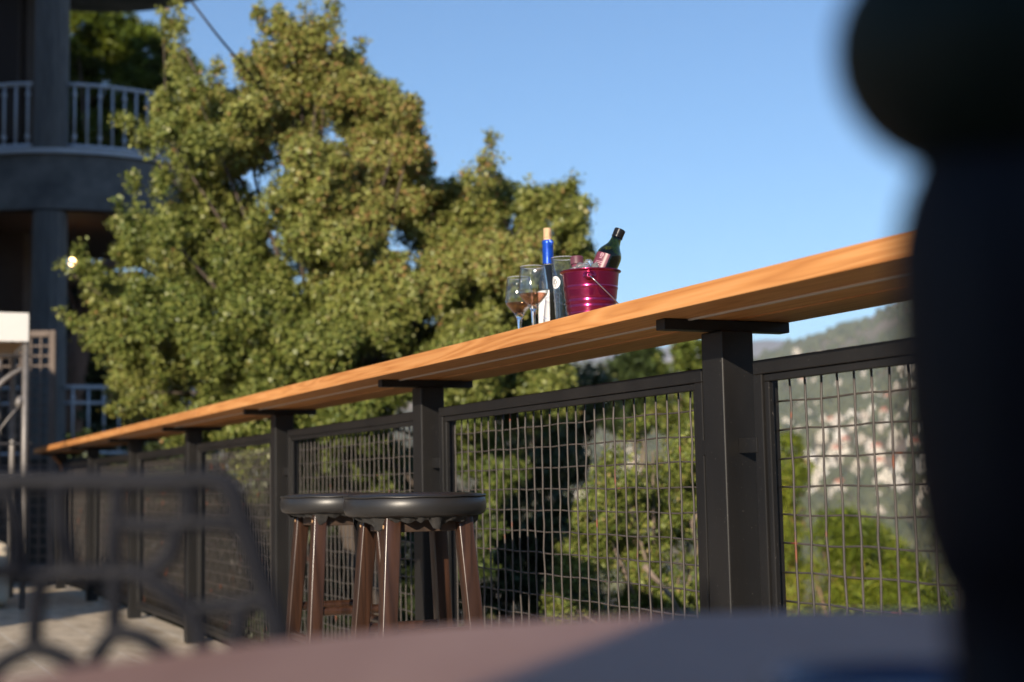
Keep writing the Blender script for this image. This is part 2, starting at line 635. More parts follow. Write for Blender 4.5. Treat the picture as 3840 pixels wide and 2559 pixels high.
# ------------------------------------------------------------------ fence with posts and mesh panels
POSTS = [-3.24, -1.62, 0, 1.6413, 3.2548, 4.8729, 6.4818, 8.0937, 9.7]
fence = thing('fence', 'black steel railing with square posts and rusty wire mesh panels under the timber bar', 'fence', FC, TH)
ZU, ZT = 1.0784, 1.116
HW = .038
for t in POSTS:
    b = MB()
    b.box((-HW, t - HW, .0), (HW, t + HW, 1.0562))
    p = b.build('post', M['steel'], fence, bevel=.004, bseg=3)
    b = MB()
    b.box((-.155, t - .017, 1.0565), (.142, t + .017, ZU - .0005))
    b.build('bracket', M['steel'], p, bevel=.0015)
    for z in (.20, .811):
        for q0, q1 in ((t - .1, t - HW - .0005), (t + HW + .0005, t + .1)):
            b = MB()
            b.box((-.006, q0, z), (.0, q1, z + .03))
            b.build('lug', M['steel'], p, bevel=.001)
for i in range(len(POSTS) - 1):
    a, c = POSTS[i] + .095, POSTS[i + 1] - .092
    z0, z1 = .068, .990
    b = MB()
    w = .028
    b.box((-.004, a, z1 - w), (.036, c, z1))
    b.box((-.004, a, z0), (.036, c, z0 + w))
    b.box((-.004, a, z0 + w), (.036, a + w, z1 - w))
    b.box((-.004, c - w, z0 + w), (.036, c, z1 - w))
    w2 = .015
    zi0, zi1, ai, ci = z0 + w, z1 - w, a + w, c - w
    b.box((.002, ai, zi1 - w2), (.014, ci, zi1))
    b.box((.002, ai, zi0), (.014, ci, zi0 + w2))
    b.box((.002, ai, zi0 + w2), (.014, ai + w2, zi1 - w2))
    b.box((.002, ci - w2, zi0 + w2), (.014, ci, zi1 - w2))
    pan = b.build('panel_frame', M['steel'], fence, bevel=.002)
    b = MB()
    rr = random.Random(100 + i)
    k = .044
    t = ai + .022
    seg = 14 if i < 5 else 6
    while t < ci:
        pts = [(.030 + .0012 * math.sin(q * 3.1 + t * 40), t + .0012 * math.sin(q * 2.3 + t * 77) + rr.uniform(-.0008, .0008), zi0 + (zi1 - zi0) * q / seg) for q in range(seg + 1)]
        b.tube(pts, .0023, 6)
        t += .0485
    z = zi1 - .054
    while z > zi0 + .01:
        ns = 30 if i < 5 else 12
        pts = [(.0345 + .0016 * math.sin(q * 1.9 + z * 50), ai + (ci - ai) * q / ns, z + .0014 * math.sin(q * 1.3 + z * 91) + rr.uniform(-.0006, .0006)) for q in range(ns + 1)]
        b.tube(pts, .0021, 6)
        z -= .0545
    b.build('wire_mesh', M['mesh'], pan, smooth=True)

# ------------------------------------------------------------------ timber bar counter
bar = thing('bar_counter', 'long orange timber bar top running along the black railing', 'bar counter', FC, TH)
joints = [-4.9, -3.1, .386, 3.894, 7.4, 9.83]
for row, (n0, n1) in enumerate(((-.205, .002), (.016, .147))):
    js = joints if row == 0 else [-4.9, -1.2, 2.3, 5.7, 9.80]
    for i in range(len(js) - 1):
        rr = random.Random(i * 3 + row)
        dn, dz = rr.uniform(-.003, .003), rr.uniform(-.0012, .0006)
        if row == 0 and i in (1, 2):
            dn, dz = ((-.004, .0), (.0, .001))[i - 1]
        b = MB()
        nseg = 14
        a, c = js[i] + .0015, js[i + 1] - .0015
        vs = []
        for q in range(nseg + 1):
            tt = a + (c - a) * q / nseg
            wv = .0015 * math.sin(tt * 2.1 + row)
            for (nn, zz) in ((n0 + dn + wv, ZU), (n1, ZU), (n1, ZT + dz), (n0 + dn + wv, ZT + dz)):
                vs.append((nn, tt - a, zz))
        fs = []
        for q in range(nseg):
            for e in range(4):
                g = (e + 1) % 4
                fs.append((q * 4 + e, q * 4 + g, q * 4 + 4 + g, q * 4 + 4 + e))
        fs += [(0, 1, 2, 3), (nseg * 4 + 3, nseg * 4 + 2, nseg * 4 + 1, nseg * 4)]
        b.add(vs, fs)
        o = b.build('plank', M['bar_wood'], bar, bevel=.0022, loc=(0, a, 0))
b = MB()
b.box((-.101, -4.8, ZU - .0035), (-.093, 9.7, ZU - .0004))
b.build('metal_strip', M['strip'], bar)
b = MB()
b.tube([(-.08, 9.74, ZU - .002), (-.02, 9.62, .98), (.02, 9.72, .86)], .012, 6)
b.build('end_brace', M['bar_wood'], bar)


# ------------------------------------------------------------------ bar stools
def make_stool(name, label, n, t, rz, seed):
    w = fw(n, t, 0)
    st = thing(name, label, 'bar stool', w, rz, 'bar stools drawn up to the bar')
    rr = random.Random(seed)
    b = MB()
    R = .166
    prof = [(0, .690), (R - .012, .690), (R - .003, .6945), (R + .001, .704), (R + .002, .716), (R, .728), (R - .004, .7345)]
    b.lathe(prof, 72)
    seat = b.build('seat', M['leather'], st, smooth=True)
    b = MB()
    b.lathe([(R - .004, .7348), (R - .012, .7395), (R - .04, .7425), (R - .09, .7440), (0, .7446)], 72)
    b.build('seat_top', M['leather'], seat, smooth=True)
    b = MB()
    b.tube([((R - .001) * math.cos(2 * PI * k / 72), (R - .001) * math.sin(2 * PI * k / 72), .7352 + .0007 * math.sin(k * .9)) for k in range(72)], .0030, 6, closed=True)
    b.build('piping', M['leather'], seat, smooth=True)
    # ragged lining hanging below the seat
    b = MB()
    n_ = 90
    vs, fs = [], []
    for k in range(n_ + 1):
        a = 2 * PI * k / n_
        rad_ = .142 + .007 * math.sin(k * 1.7) + rr.uniform(-.004, .004)
        d = .006 + .022 * max(0, math.sin(k * .23 + seed) * math.sin(k * .61 + 2 * seed)) + rr.uniform(0, .009)
        vs += [(.149 * math.cos(a), .149 * math.sin(a), .691), (rad_ * math.cos(a), rad_ * math.sin(a), .691 - d * .5),
               ((rad_ - .006 + rr.uniform(-.008, .008)) * math.cos(a), (rad_ - .006) * math.sin(a), .690 - d)]
    for k in range(n_):
        for q in range(2):
            fs.append((k * 3 + q, k * 3 + 3 + q, k * 3 + 4 + q, k * 3 + 1 + q))
    b.add(vs, fs)
    b.build('torn_lining', M['torn'], seat, smooth=True)
    # apron: square frame between the legs
    b = MB()
    q = .082
    for k in range(4):
        Mx = Matrix.Rotation(k * PI / 2, 4, 'Z')
        b.box((-q + .012, -q - .008, .655), (q - .012, -q + .010, .692), M=Mx)
    b.build('apron', M['stool_apron'], st, bevel=.002)
    sp = .098
    for k in range(4):
        a = PI / 4 + k * PI / 2
        top = Vector((.122 * math.cos(a), .122 * math.sin(a), .693))
        bot = Vector(((.122 + sp * .693) * math.cos(a), (.122 + sp * .693) * math.sin(a), 0))
        b = MB()
        h = .0185
        vs = []
        for p in (bot, top):
            for (dx, dy) in ((-h, -h), (h, -h), (h, h), (-h, h)):
                vs.append((p.x + dx, p.y + dy, p.z))
        b.add(vs, [(3, 2, 1, 0), (4, 5, 6, 7), (0, 1, 5, 4), (1, 2, 6, 5), (2, 3, 7, 6), (3, 0, 4, 7)])
        leg = b.build('leg', M['stool_wood'], st, bevel=.004, bseg=3, auto=.9)
        # pale wooden plugs over the screws
        zp = .668
        c = top.lerp(bot, (.693 - zp) / .693)
        b = MB()
        for ax in (0,):
            s = math.copysign(1, c[ax])
            d = Vector((0, 0, 0))
            d[ax] = s
            b.tube([c + d * (h - .002), c + d * (h + .0008)], .0045, 12)
        b.build('plug', M['plug'], leg)
    for k in range(4):
        z = (.425, .385, .425, .345)[k]
        rr_ = .122 + sp * (.693 - z)
        a0, a1 = PI / 4 + k * PI / 2, PI / 4 + (k + 1) * PI / 2
        p0 = Vector((rr_ * math.cos(a0), rr_ * math.sin(a0), z))
        p1 = Vector((rr_ * math.cos(a1), rr_ * math.sin(a1), z))
        d = (p1 - p0).normalized()
        b = MB()
        b.tube([p0 + d * .012, p1 - d * .012], .0125, 12)
        b.build('stretcher', M['stool_wood'], st, auto=.9)
    return st


# angle: leg B points to the camera, slightly left
make_stool('bar_stool', 'nearer round black leather bar stool on reddish brown legs, its whole seat in view', -.391, .745, math.atan2(-.927, -.375) - PI / 4, 3)
make_stool('bar_stool', 'farther round black leather bar stool partly hidden behind the nearer stool', -.336, 1.475, math.atan2(-.93, -.36) - PI / 4, 8)


# ------------------------------------------------------------------ drinks on the bar
def text_patch(s, size, R, a_mid, z, M_=None, mb=None, m=0, width=None):
    """lettering bent around a vertical cylinder of radius R, centred on angle a_mid"""
    cu = bpy.data.curves.new('lettering', 'FONT')
    cu.body = s
    cu.size = size
    cu.align_x = 'CENTER'
    cu.resolution_u = 2
    ob = bpy.data.objects.new('lettering', cu)
    COL.objects.link(ob)
    dg = bpy.context.evaluated_depsgraph_get()
    me = ob.evaluated_get(dg).to_mesh()
    vs = []
    for v in me.vertices:
        a = a_mid + v.co.x / R
        p = Vector((R * math.cos(a), R * math.sin(a), z + v.co.y))
        vs.append(M_ @ p if M_ else p)
    fs = [tuple(p.vertices) for p in me.polygons]
    mb.add(vs, fs, m)
    bpy.data.objects.remove(ob)
    bpy.data.curves.remove(cu)


CAMA = math.atan2(-1, 0.0) - TH     # direction to the camera in the fence frame, as an angle


def wine_glass(label, n, t, k=1.0):
    g = thing('wine_glass', label, 'wine glass', fw(n, t, ZT), TH, 'wine glasses on the bar')
    wl = .0011
    out = [(.0, .0), (.033, .0), (.034, .0012), (.024, .0030), (.010, .0060), (.0050, .012), (.0044, .028), (.0048, .055), (.0064, .072), (.0095, .082), (.0135, .089),
           (.0200, .0965), (.0285, .1065), (.0350, .1150), (.0378, .1225), (.0378, .1300), (.0366, .1460), (.0344, .1640), (.0312, .1865)]
    inn = [(.0306, .1865), (.0335, .1640), (.0357, .1460), (.0369, .1300), (.0368, .1230), (.0340, .1160), (.0276, .1080), (.0190, .0985), (.0110, .0920), (.0, .0900)]
    b = MB()
    b.lathe([(r * k, z * k) for r, z in out if z < .0895] + [(.0110 * k, .0870 * k), (0, .0862 * k)], 40)
    b.build('stem', M['glass'], g, smooth=True)
    b = MB()
    b.lathe([(r * k, z * k) for r, z in out if z > .0885] + [(.0309 * k, .1872 * k)] + [(r * k, z * k) for r, z in inn], 56)
    gl = b.build('bowl', M['thin_glass'], g, smooth=True)
    b = MB()
    b.tube([(.0309 * k * math.cos(2 * PI * q / 48), .0309 * k * math.sin(2 * PI * q / 48), .1872 * k) for q in range(48)], .0009, 6, closed=True)
    b.build('rim', M['rim'], gl, smooth=True)
    b = MB()
    zl = .1185
    b.lathe([(0, .0906 * k), (.0105 * k, .0926 * k), (.0184 * k, .0990 * k), (.0270 * k, .1085 * k), (.0334 * k, .1164 * k), (.0346 * k, zl * k), (.0, zl * k)], 48)
    b.build('wine', M['wine'], g, auto=.7)
    return g


wine_glass('left wine glass with a little rose wine, standing farther from the blue capped bottle', -.005, .968, .985)
wine_glass('right wine glass with a little rose wine, in front of the white bottle label', -.045, .800, 1.0)


def arc_patch(mb, R, a0, a1, z0, z1, seg=20, m=0, M_=None):
    vs, fs = [], []
    for k in range(seg + 1):
        a = a0 + (a1 - a0) * k / seg
        for z in (z0, z1):
            p = Vector((R * math.cos(a), R * math.sin(a), z))
            vs.append(M_ @ p if M_ else p)
    for k in range(seg):
        fs.append((k * 2, k * 2 + 2, k * 2 + 3, k * 2 + 1))
    mb.add(vs, fs, m)


# half bottle with blue capsule
wb = thing('wine_bottle', 'dark wine bottle with blue foil neck and cork pushed back in', 'wine bottle', fw(.085, .972, ZT), TH)
wb.scale = (1.10, 1.10, 1.10)
b = MB()
b.lathe([(0, .002), (.022, .0), (.0258, .003), (.0262, .01), (.0262, .140), (.0258, .152), (.0240, .164), (.0200, .178), (.0160, .190), (.0138, .202), (.0128, .215), (.0124, .256), (.0, .256)], 48)
b.build('bottle', M['bottle_dark'], wb, auto=1.2)
b = MB()
b.lathe([(.0136, .1985), (.0136, .203), (.0133, .216), (.0132, .252), (.0138, .2545), (.0138, .2615), (.0125, .2635), (.0095, .2638)], 48)
foil = b.build('foil_capsule', M['foil'], wb, smooth=True)
b = MB()
for k in range(9):      # torn, twisted foil edge
    a = -PI / 2 - TH + .25 + k * .11
    r0 = .0138
    b.tube([(r0 * math.cos(a), r0 * math.sin(a), .2630 - .001 * k), ((r0 + .0012) * math.cos(a + .05), (r0 + .0012) * math.sin(a + .05), .2570),
            ((r0 + .0002) * math.cos(-PI / 2 - TH + .65), (r0 + .0002) * math.sin(-PI / 2 - TH + .65), .2480)], .0006, 5)
b.build('foil_folds', M['foil'], foil)
b = MB()
text_patch('CHATEAU K', .0050, .01375, CAMA + .12, .2005, mb=b)
b.build('lettering', M['white_print'], foil)
b = MB()
b.lathe([(0, .2560), (.0098, .2560), (.0101, .264), (.0101, .290), (.0096, .2930), (0, .2932)], 32)
ck = b.build('cork', M['cork'], wb, auto=.7)
b = MB()
arc_patch(b, .01035, CAMA - .95, CAMA - .90, .267, .290, 3)
for k in range(5):
    a = CAMA + .35
    arc_patch(b, .01035, a + .10 * k - .02, a + .10 * k + .02, .268 + .003 * (k % 2), .288 - .004 * (k % 3), 2)
arc_patch(b, .01035, CAMA + .25, CAMA + .85, .2905, .2911, 6)
arc_patch(b, .01035, CAMA - .85, CAMA - .1, .2700, .2706, 6)
b.build('cork_print', M['cork_print'], ck)
b = MB()
LA0, LA1 = CAMA - 1.75, CAMA + .02
arc_patch(b, .02645, LA0, LA1, .012, .138, 28)
lab = b.build('label', M['paper'], wb, smooth=True)
b = MB()
rr = random.Random(4)
for cz, ca, L, n_ in ((.052, CAMA - 1.25, .020, 15), (.032, CAMA - .95, .016, 12), (.068, CAMA - .55, .013, 9)):
    for k in range(n_):
        q = PI * (.05 + 1.15 * k / n_) + .3
        L_ = L * rr.uniform(.6, 1.0)
        w_ = .0006
        pts = []
        for s, d in ((.15, -w_), (1, 0), (.15, w_)):
            du = math.cos(q) * L_ * s - math.sin(q) * d
            dz = -math.sin(q) * L_ * s + math.cos(q) * d
            a = ca + du / .0266
            pts.append((.0266 * math.cos(a), .0266 * math.sin(a), cz + dz))
        b.add(pts, [(0, 1, 2)])
b.build('label_drawing', M['ink'], lab)
b = MB()
for k in range(1):
    ca, cz = CAMA - 1.35, .112
    pts = [(.0266 * math.cos(ca + .0030 * math.cos(q * PI / 8) / .0266), .0266 * math.sin(ca + .0030 * math.cos(q * PI / 8) / .0266), cz + .0045 * math.sin(q * PI / 8)) for q in range(16)]
    b.add(pts, [tuple(range(16))])
b.build('label_seal', M['seal'], lab)

# tall tumbler with round white emblem
tg = thing('tall_glass', 'tall clear tumbler with a round white emblem and water drops, behind the red bucket', 'drinking glass', fw(.020, .752, ZT), TH)
b = MB()
b.lathe([(0, 0), (.0215, 0), (.0225, .002), (.0250, .06), (.0285, .13), (.0325, .205), (.0318, .2055), (.0312, .205), (.0272, .13), (.0237, .06), (.0210, .014), (0, .012)], 48)
gl = b.build('glass', M['thin_glass'], tg, smooth=True)


b = MB()
b.tube([(.0321 * math.cos(2 * PI * q / 48), .0321 * math.sin(2 * PI * q / 48), .2055) for q in range(48)], .0009, 6, closed=True)
b.build('rim', M['rim'], gl, smooth=True)


def glass_r(z):
    return .0225 + (.0325 - .0225) * (z / .205) ** 1.05


b = MB()
rr = random.Random(12)
for k in range(70):
    a = CAMA + rr.uniform(-1.5, 1.0)
    z = rr.uniform(.01, .13)
    r = glass_r(z) + .0002
    s = rr.uniform(.0006, .0014)
    p = Vector((r * math.cos(a), r * math.sin(a), z))
    b.lathe([(0, s), (s * .75, s * .6), (s, 0), (s * .75, -s * .6), (0, -s)], 8, M=Matrix.Translation(p))
b.build('water_drops', M['glass'], gl, smooth=True)


def round_mark(mb, ca, cz, r0, r1, Rf, off, m=0, n_=28, sx=1.0):
    vs, fs = [], []
    for k in range(n_):
        q = 2 * PI * k / n_
        for r in (r0, r1):
            z = cz + r * math.sin(q)
            R = Rf(z) + off
            a = ca + sx * r * math.cos(q) / R
            vs.append((R * math.cos(a), R * math.sin(a), z))
    for k in range(n_):
        l = (k + 1) % n_
        fs.append((k * 2, l * 2, l * 2 + 1, k * 2 + 1))
    mb.add(vs, fs, m)


EA, EZ = CAMA - .92, .142
b = MB()
round_mark(b, EA, EZ, .0001, .0155, glass_r, .0005)
em = b.build('emblem', M['paper'], gl, smooth=True)
em.data.materials[0] = M['white_print']
b = MB()
round_mark(b, EA, EZ, .0115, .0122, glass_r, .0008)
round_mark(b, EA, EZ, .0036, .0052, glass_r, .0008, sx=1.1)
round_mark(b, EA, EZ + .0075, .0002, .0016, glass_r, .0008, n_=8)
round_mark(b, EA + .1, EZ + .0068, .0002, .0012, glass_r, .0008, n_=8)
round_mark(b, EA - .1, EZ + .0068, .0002, .0012, glass_r, .0008, n_=8)
round_mark(b, EA, EZ - .0085, .0002, .0017, glass_r, .0008, n_=8)
b.build('emblem_print', M['ink'], em)

# ice bucket
BK = fw(-.030, .520, ZT)
bk = thing('ice_bucket', 'small sparkling red metal ice bucket with wire handle, standing on the bar', 'ice bucket', BK, 0)
bk.scale = (1.07, 1.07, .965)
b = MB()
prof = [(0, .0), (.0475, .0), (.0490, .002)]
for k in range(61):
    z = .003 + .132 * k / 60
    r = .0492 + (.0628 - .0492) * z / .135
    for zc, amp in ((.050, .0007), (.057, -.0006), (.064, .0007), (.071, -.0006), (.098, .0010), (.040, -.0006)):
        r += amp * math.exp(-((z - zc) / .0022) ** 2)
    prof.append((r, z))
prof += [(.0640, .1360), (.0668, .1375), (.0678, .1392), (.0670, .1408), (.0650, .1404), (.0622, .1370)]
prof += [(.0480, .004), (0, .004)]
b.lathe(prof, 72)
body = b.build('bucket_body', M['bucket'], bk, auto=1.0)
va = math.atan2(-BK.y, -BK.x)       # towards the camera
ears = []
for s in (0, PI):
    a = va + s - .03
    d = Vector((math.cos(a), math.sin(a), 0))
    Mx = Matrix.Translation(d * .0605 + Vector((0, 0, .121))) @ d.to_track_quat('Z', 'Y').to_matrix().to_4x4()
    b = MB()
    b.lathe([(.0150, .0008), (.0125, .0022), (.0105, .0026), (.0100, .0050), (.0085, .0095), (.0055, .0125), (.0022, .0135), (.0020, .0110), (0, .0108)], 28, M=Mx)
    ear = b.build('handle_ear', M['bucket'], bk, smooth=True)
    ears.append(d * .0745 + Vector((0, 0, .121)))
b = MB()
mid = (ears[0] + ears[1]) / 2
ax = (ears[0] - ears[1]).normalized()
side = Vector((-ax.y, ax.x, 0))
if side.x < 0:
    side = -side
dn = (side * .66 + Vector((0, 0, -.75))).normalized()
L = (ears[0] - ears[1]).length / 2
pts = []
for k in range(33):
    q = PI * k / 32
    pts.append(mid + ax * (L * math.cos(q)) + dn * (.122 * math.sin(q) ** .8 if 0 < k < 32 else 0))
b.tube(pts, .0016, 8)
b.build('wire_handle', M['wire_handle'], bk, smooth=True)

# ice: irregular clear lumps
rr = random.Random(21)
ice_spots = [(-.036, -.022, .140), (-.012, -.034, .147), (-.004, -.014, .160), (-.008, .012, .148), (.010, -.040, .141), (-.024, -.008, .152), (.012, -.022, .149), (-.040, .016, .140), (.006, .036, .143), (-.014, .040, .141)]
ice_lab = 'clear melting ice lump piled in the red bucket between the bottles'
for k, (dx, dy, dz) in enumerate(ice_spots):
    bm = bmesh.new()
    bmesh.ops.create_icosphere(bm, subdivisions=1, radius=.0145)
    for v in bm.verts:
        v.co *= 1 + rr.uniform(-.22, .22)
        v.co.x *= 1.1
        for ax_ in range(3):
            v.co[ax_] = max(-.0108, min(.0108, v.co[ax_]))
    me = bpy.data.meshes.new('ice_lump')
    bm.to_mesh(me)
    bm.free()
    me.materials.append(M['ice'])
    o = bpy.data.objects.new('ice_lump', me)
    COL.objects.link(o)
    o.location = BK + Vector((dx, dy, dz - .006))
    o.rotation_euler = (rr.uniform(0, 3), rr.uniform(0, 3), rr.uniform(0, 3))
    tag(o, ice_lab, 'ice', 'ice in the bucket')


def tilted(base, tilt_axis, ang):
    return Matrix.Translation(base) @ Matrix.Rotation(ang, 4, tilt_axis)


# green bottle leaning right
gbt = thing('green_bottle', 'green glass bottle with black cap and maroon label leaning out of the bucket', 'bottle', BK + Vector((.006, -.006, .084)))
gbt.rotation_euler = (rad(-3), rad(24), 0)
OUT = [(0, 0), (.025, .0), (.0295, .004), (.0300, .01), (.0300, .092), (.0290, .101), (.0255, .110), (.0195, .118), (.0150, .126), (.0124, .137), (.0116, .158)]
INN = [(.0094, .158), (.0102, .137), (.0127, .127), (.0170, .1195), (.0232, .1105), (.0266, .101), (.0276, .092), (.0276, .012), (.022, .006), (0, .006)]
b = MB()
b.lathe(OUT + INN, 48)
gb_ = b.build('bottle_glass', M['green_glass'], gbt, smooth=True)
b = MB()
b.lathe([(0, .0065), (.0215, .0065), (.0272, .0125), (.0272, .092), (.0262, .101), (.0252, .1040), (0, .1040)], 40)
b.build('bottle_content', M['wine_in'], gbt, auto=.8)
b = MB()
b.lathe([(.0121, .1440), (.0136, .1445), (.0136, .1480), (.0124, .1490), (.0124, .1505), (.0134, .1515), (.0134, .1640), (.0122, .1655), (0, .1656)], 40)
cap = b.build('cap', M['black_cap'], gbt, auto=.6)
b = MB()
GA = CAMA - .25 + TH
arc_patch(b, .0303, GA - 1.05, GA + .30, .025, .094, 26)
gl_ = b.build('label', M['maroon'], gbt, smooth=True)
b = MB()
fR = lambda z: .0303
round_mark(b, GA - .34, .0875, .0034, .0046, fR, .0003, n_=20)
round_mark(b, GA - .34, .0875, .0003, .0014, fR, .0003, n_=8)
for z, hw in ((.0790, .14), (.0700, .28), (.0660, .33), (.0610, .09)):
    k = -hw
    while k < hw:
        arc_patch(b, .0306, GA - .34 + k, GA - .34 + k + .045, z, z + .0014, 1)
        k += .075
b.build('label_print', M['pale_ink'], gl_)

# small bottle with white cap behind the green one
wc = thing('clear_bottle', 'clear bottle with white screw cap standing behind the green bottle', 'bottle', BK + Vector((.036, .030, .036)))
wc.rotation_euler = (rad(-5), rad(3), 0)
b = MB()
b.lathe([(0, 0), (.022, 0), (.024, .004), (.024, .10), (.021, .115), (.0135, .128), (.0115, .138), (.0115, .145), (0, .145)], 40)
b.build('bottle_glass', M['thin_glass'], wc, auto=1.0)
b = MB()
b.lathe([(.0120, .140), (.0142, .1405), (.0142, .1440), (.0135, .1450), (.0138, .1465), (.0138, .1640), (.0126, .1655), (0, .1656)], 40)
b.build('cap', M['white_cap'], wc, auto=.6)

# maroon capped bottle sunk in the ice
mc = thing('maroon_bottle', 'small bottle with maroon cap and maroon neck label sunk in the ice', 'bottle', BK + Vector((-.025, .010, .026)))
mc.rotation_euler = (rad(-4), rad(-2), 0)
b = MB()
b.lathe([(0, 0), (.019, 0), (.021, .004), (.021, .085), (.018, .098), (.0140, .108), (.0130, .12), (.0130, .135), (0, .135)], 40)
b.build('bottle_glass', M['thin_glass'], mc, auto=1.0)
b = MB()
b.lathe([(.0133, .107), (.0134, .129), (.0128, .130)], 40)
lb = b.build('neck_label', M['maroon'], mc, smooth=True)
b = MB()
for k, z in enumerate((.112, .118, .124)):
    arc_patch(b, .0137, CAMA - .8 + .3 * k + TH, CAMA - .1 + .3 * k + TH, z, z + .0016, 6)
b.build('label_print', M['pale_ink'], lb)
b = MB()
pf = [(.0138, .130)]
vs, fs = [], []
b.lathe([(.0136, .1305), (.0150, .1310), (.0152, .1480), (.0140, .1500), (0, .1502)], 40)
for k in range(40):
    a = 2 * PI * k / 40
    b.box((.0150, -.0005, .1315), (.0156, .0005, .1475), M=Matrix.Rotation(a, 4, 'Z'))
b.build('cap', M['maroon_cap'], mc, auto=.6)

# ------------------------------------------------------------------ foreground table and what stands on it
ZTAB = .68
TC = Vector((.16, .468, 0))
tb = thing('cafe_table', 'round brown table top blurred across the bottom of the photo', 'table', (TC.x, TC.y, 0))
b = MB()
R = .424
b.lathe([(0, ZTAB - .028), (R - .006, ZTAB - .028), (R, ZTAB - .022), (R, ZTAB - .006), (R - .006, ZTAB), (0, ZTAB)], 96)
b.build('table_top', M['table_top'], tb, auto=.5)
b = MB()
b.tube([(0, 0, .03), (0, 0, .55), (0, 0, ZTAB - .0285)], [.04, .032, .05], 20)
b.build('pedestal', M['chair_metal'], tb, smooth=True)
b = MB()
b.lathe([(0, .0), (.20, .0), (.205, .008), (.18, .02), (.06, .035), (0, .036)], 40)
b.build('base', M['chair_metal'], tb, smooth=True)

VD = .38
VP = at(3722, 900, VD)
vs_ = thing('vase', 'dark vase with a ball shaped greenish black top at the right edge', 'vase', (VP.x, VP.y, ZTAB))
kk = VD / F_PX


def vz(y):
    return at(3722, y, VD).z - ZTAB


b = MB()
prof = [(0, .0005), (.019, .0005), (.0195, .006), (.0165, .03), (.0168, vz(2230)), (275 * kk, vz(2185)), (330 * kk, vz(2000)), (360 * kk, vz(1750)), (373 * kk, vz(1450)), (376 * kk, vz(1150)), (366 * kk, vz(900)),
        (325 * kk, vz(740)), (275 * kk, vz(630)), (262 * kk, vz(580)), (0, vz(575))]
b.lathe(prof, 48)
b.build('body', M['vase'], vs_, smooth=True)
b = MB()
cz, az, rz_ = vz(175), 565 * kk, 500 * kk
b.lathe([(0, cz - rz_)] + [(az * math.cos(q * PI / 16 - PI / 2), cz + rz_ * math.sin(q * PI / 16 - PI / 2)) for q in range(1, 16)] + [(0, cz + rz_)], 40)
b.build('ball_top', M['vase_ball'], vs_, smooth=True)

DP = at(3400, 2500, .50)
b = MB()
b.lathe([(0, 0.0005), (.036, .0005), (.046, .005), (.050, .012), (.047, .012), (.042, .007), (.034, .004), (0, .004)], 40)
o = b.build('dish', M['blue_glass'], None, smooth=True, loc=(DP.x, DP.y, ZTAB))
tag(o, 'small deep blue dish on the table beside the dark vase', 'dish')

# ------------------------------------------------------------------ cast metal chair beyond the table
CY = .84
ch = thing('metal_chair', 'dark cast metal chair with openwork back, blurred at lower left', 'chair', (0, 0, 0))
r_ = .0053


def cp(x, y, dy=0):
    return at(x, y, CY + dy)


def smooth_path(pts, n=6):
    out = []
    P = [pts[0]] + pts + [pts[-1]]
    for i in range(1, len(P) - 2):
        for k in range(n):
            t = k / n
            p0, p1, p2, p3 = P[i - 1], P[i], P[i + 1], P[i + 2]
            out.append(.5 * ((2 * p1) + (p2 - p0) * t + (2 * p0 - 5 * p1 + 4 * p2 - p3) * t * t + (3 * p1 - p0 - 3 * p2 + p3) * t ** 3))
    out.append(P[-2])
    return out


def strand(pts, r=r_, parent=None, name='back_strand'):
    b = MB()
    b.tube(smooth_path([cp(*p) for p in pts]), r, 10)
    return b.build(name, M['chair_metal'], parent or ch, smooth=True)


b = MB()
b.tube(smooth_path([cp(p[0], p[1] + 12) for p in [(-560, 2420), (-420, 2020), (-330, 1840), (-150, 1800), (250, 1795), (600, 1798), (835, 1802), (905, 1950), (985, 2180), (1060, 2425), (1100, 2700), (1120, 3050)]]), .0066, 12)
frame = b.build('back_frame', M['chair_metal'], ch, smooth=True)
for pts in ([(-20, 1800), (25, 1850), (60, 1960), (75, 2080), (40, 2140)],
            [(232, 1795), (222, 1900), (235, 2010), (262, 2110), (225, 2150), (170, 2170), (135, 2270), (128, 2420)],
            [(446, 1795), (440, 1920), (428, 2040), (432, 2150), (430, 2300), (430, 2370)],
            [(684, 1795), (712, 1890), (700, 1950), (668, 1985), (640, 2080), (560, 2150)],
            [(-400, 2148), (-150, 2140), (60, 2148), (140, 2165), (260, 2150), (430, 2150), (520, 2155), (620, 2220), (700, 2290), (735, 2330)],
            [(455, 1962), (560, 1975), (690, 1965), (800, 1962), (880, 1968)],
            [(725, 2280), (800, 2278), (905, 2268), (985, 2250)],
            [(735, 2320), (760, 2420), (770, 2550)],
            [(905, 2268), (895, 2370), (880, 2480), (885, 2600)],
            [(-60, 2560), (10, 2490), (70, 2455), (128, 2435), (200, 2450), (270, 2490), (320, 2560)],
            [(330, 2560), (365, 2460), (420, 2385), (470, 2375), (550, 2400), (620, 2455), (690, 2540)],
            [(-300, 2150), (-250, 2300), (-160, 2420), (-60, 2560)]):
    strand(pts)
b = MB()
b.tube(smooth_path([cp(x, y) for x, y in [(-560, 2700), (-100, 2680), (400, 2690), (800, 2690), (1100, 2700)]]), .010, 10)
b.build('back_rail', M['chair_metal'], ch, smooth=True)
b = MB()
q0, q1 = cp(-560, 2900), cp(1110, 2900)
zs = .40
b.add([(q0.x, CY, zs), (q1.x, CY, zs), (q1.x - .03, CY - .34, zs), (q0.x + .03, CY - .34, zs),
       (q0.x, CY, zs - .015), (q1.x, CY, zs - .015), (q1.x - .03, CY - .34, zs - .015), (q0.x + .03, CY - .34, zs - .015)],
      [(0, 1, 2, 3), (7, 6, 5, 4), (0, 4, 5, 1), (1, 5, 6, 2), (2, 6, 7, 3), (3, 7, 4, 0)])
b.build('seat', M['chair_metal'], ch, bevel=.005)
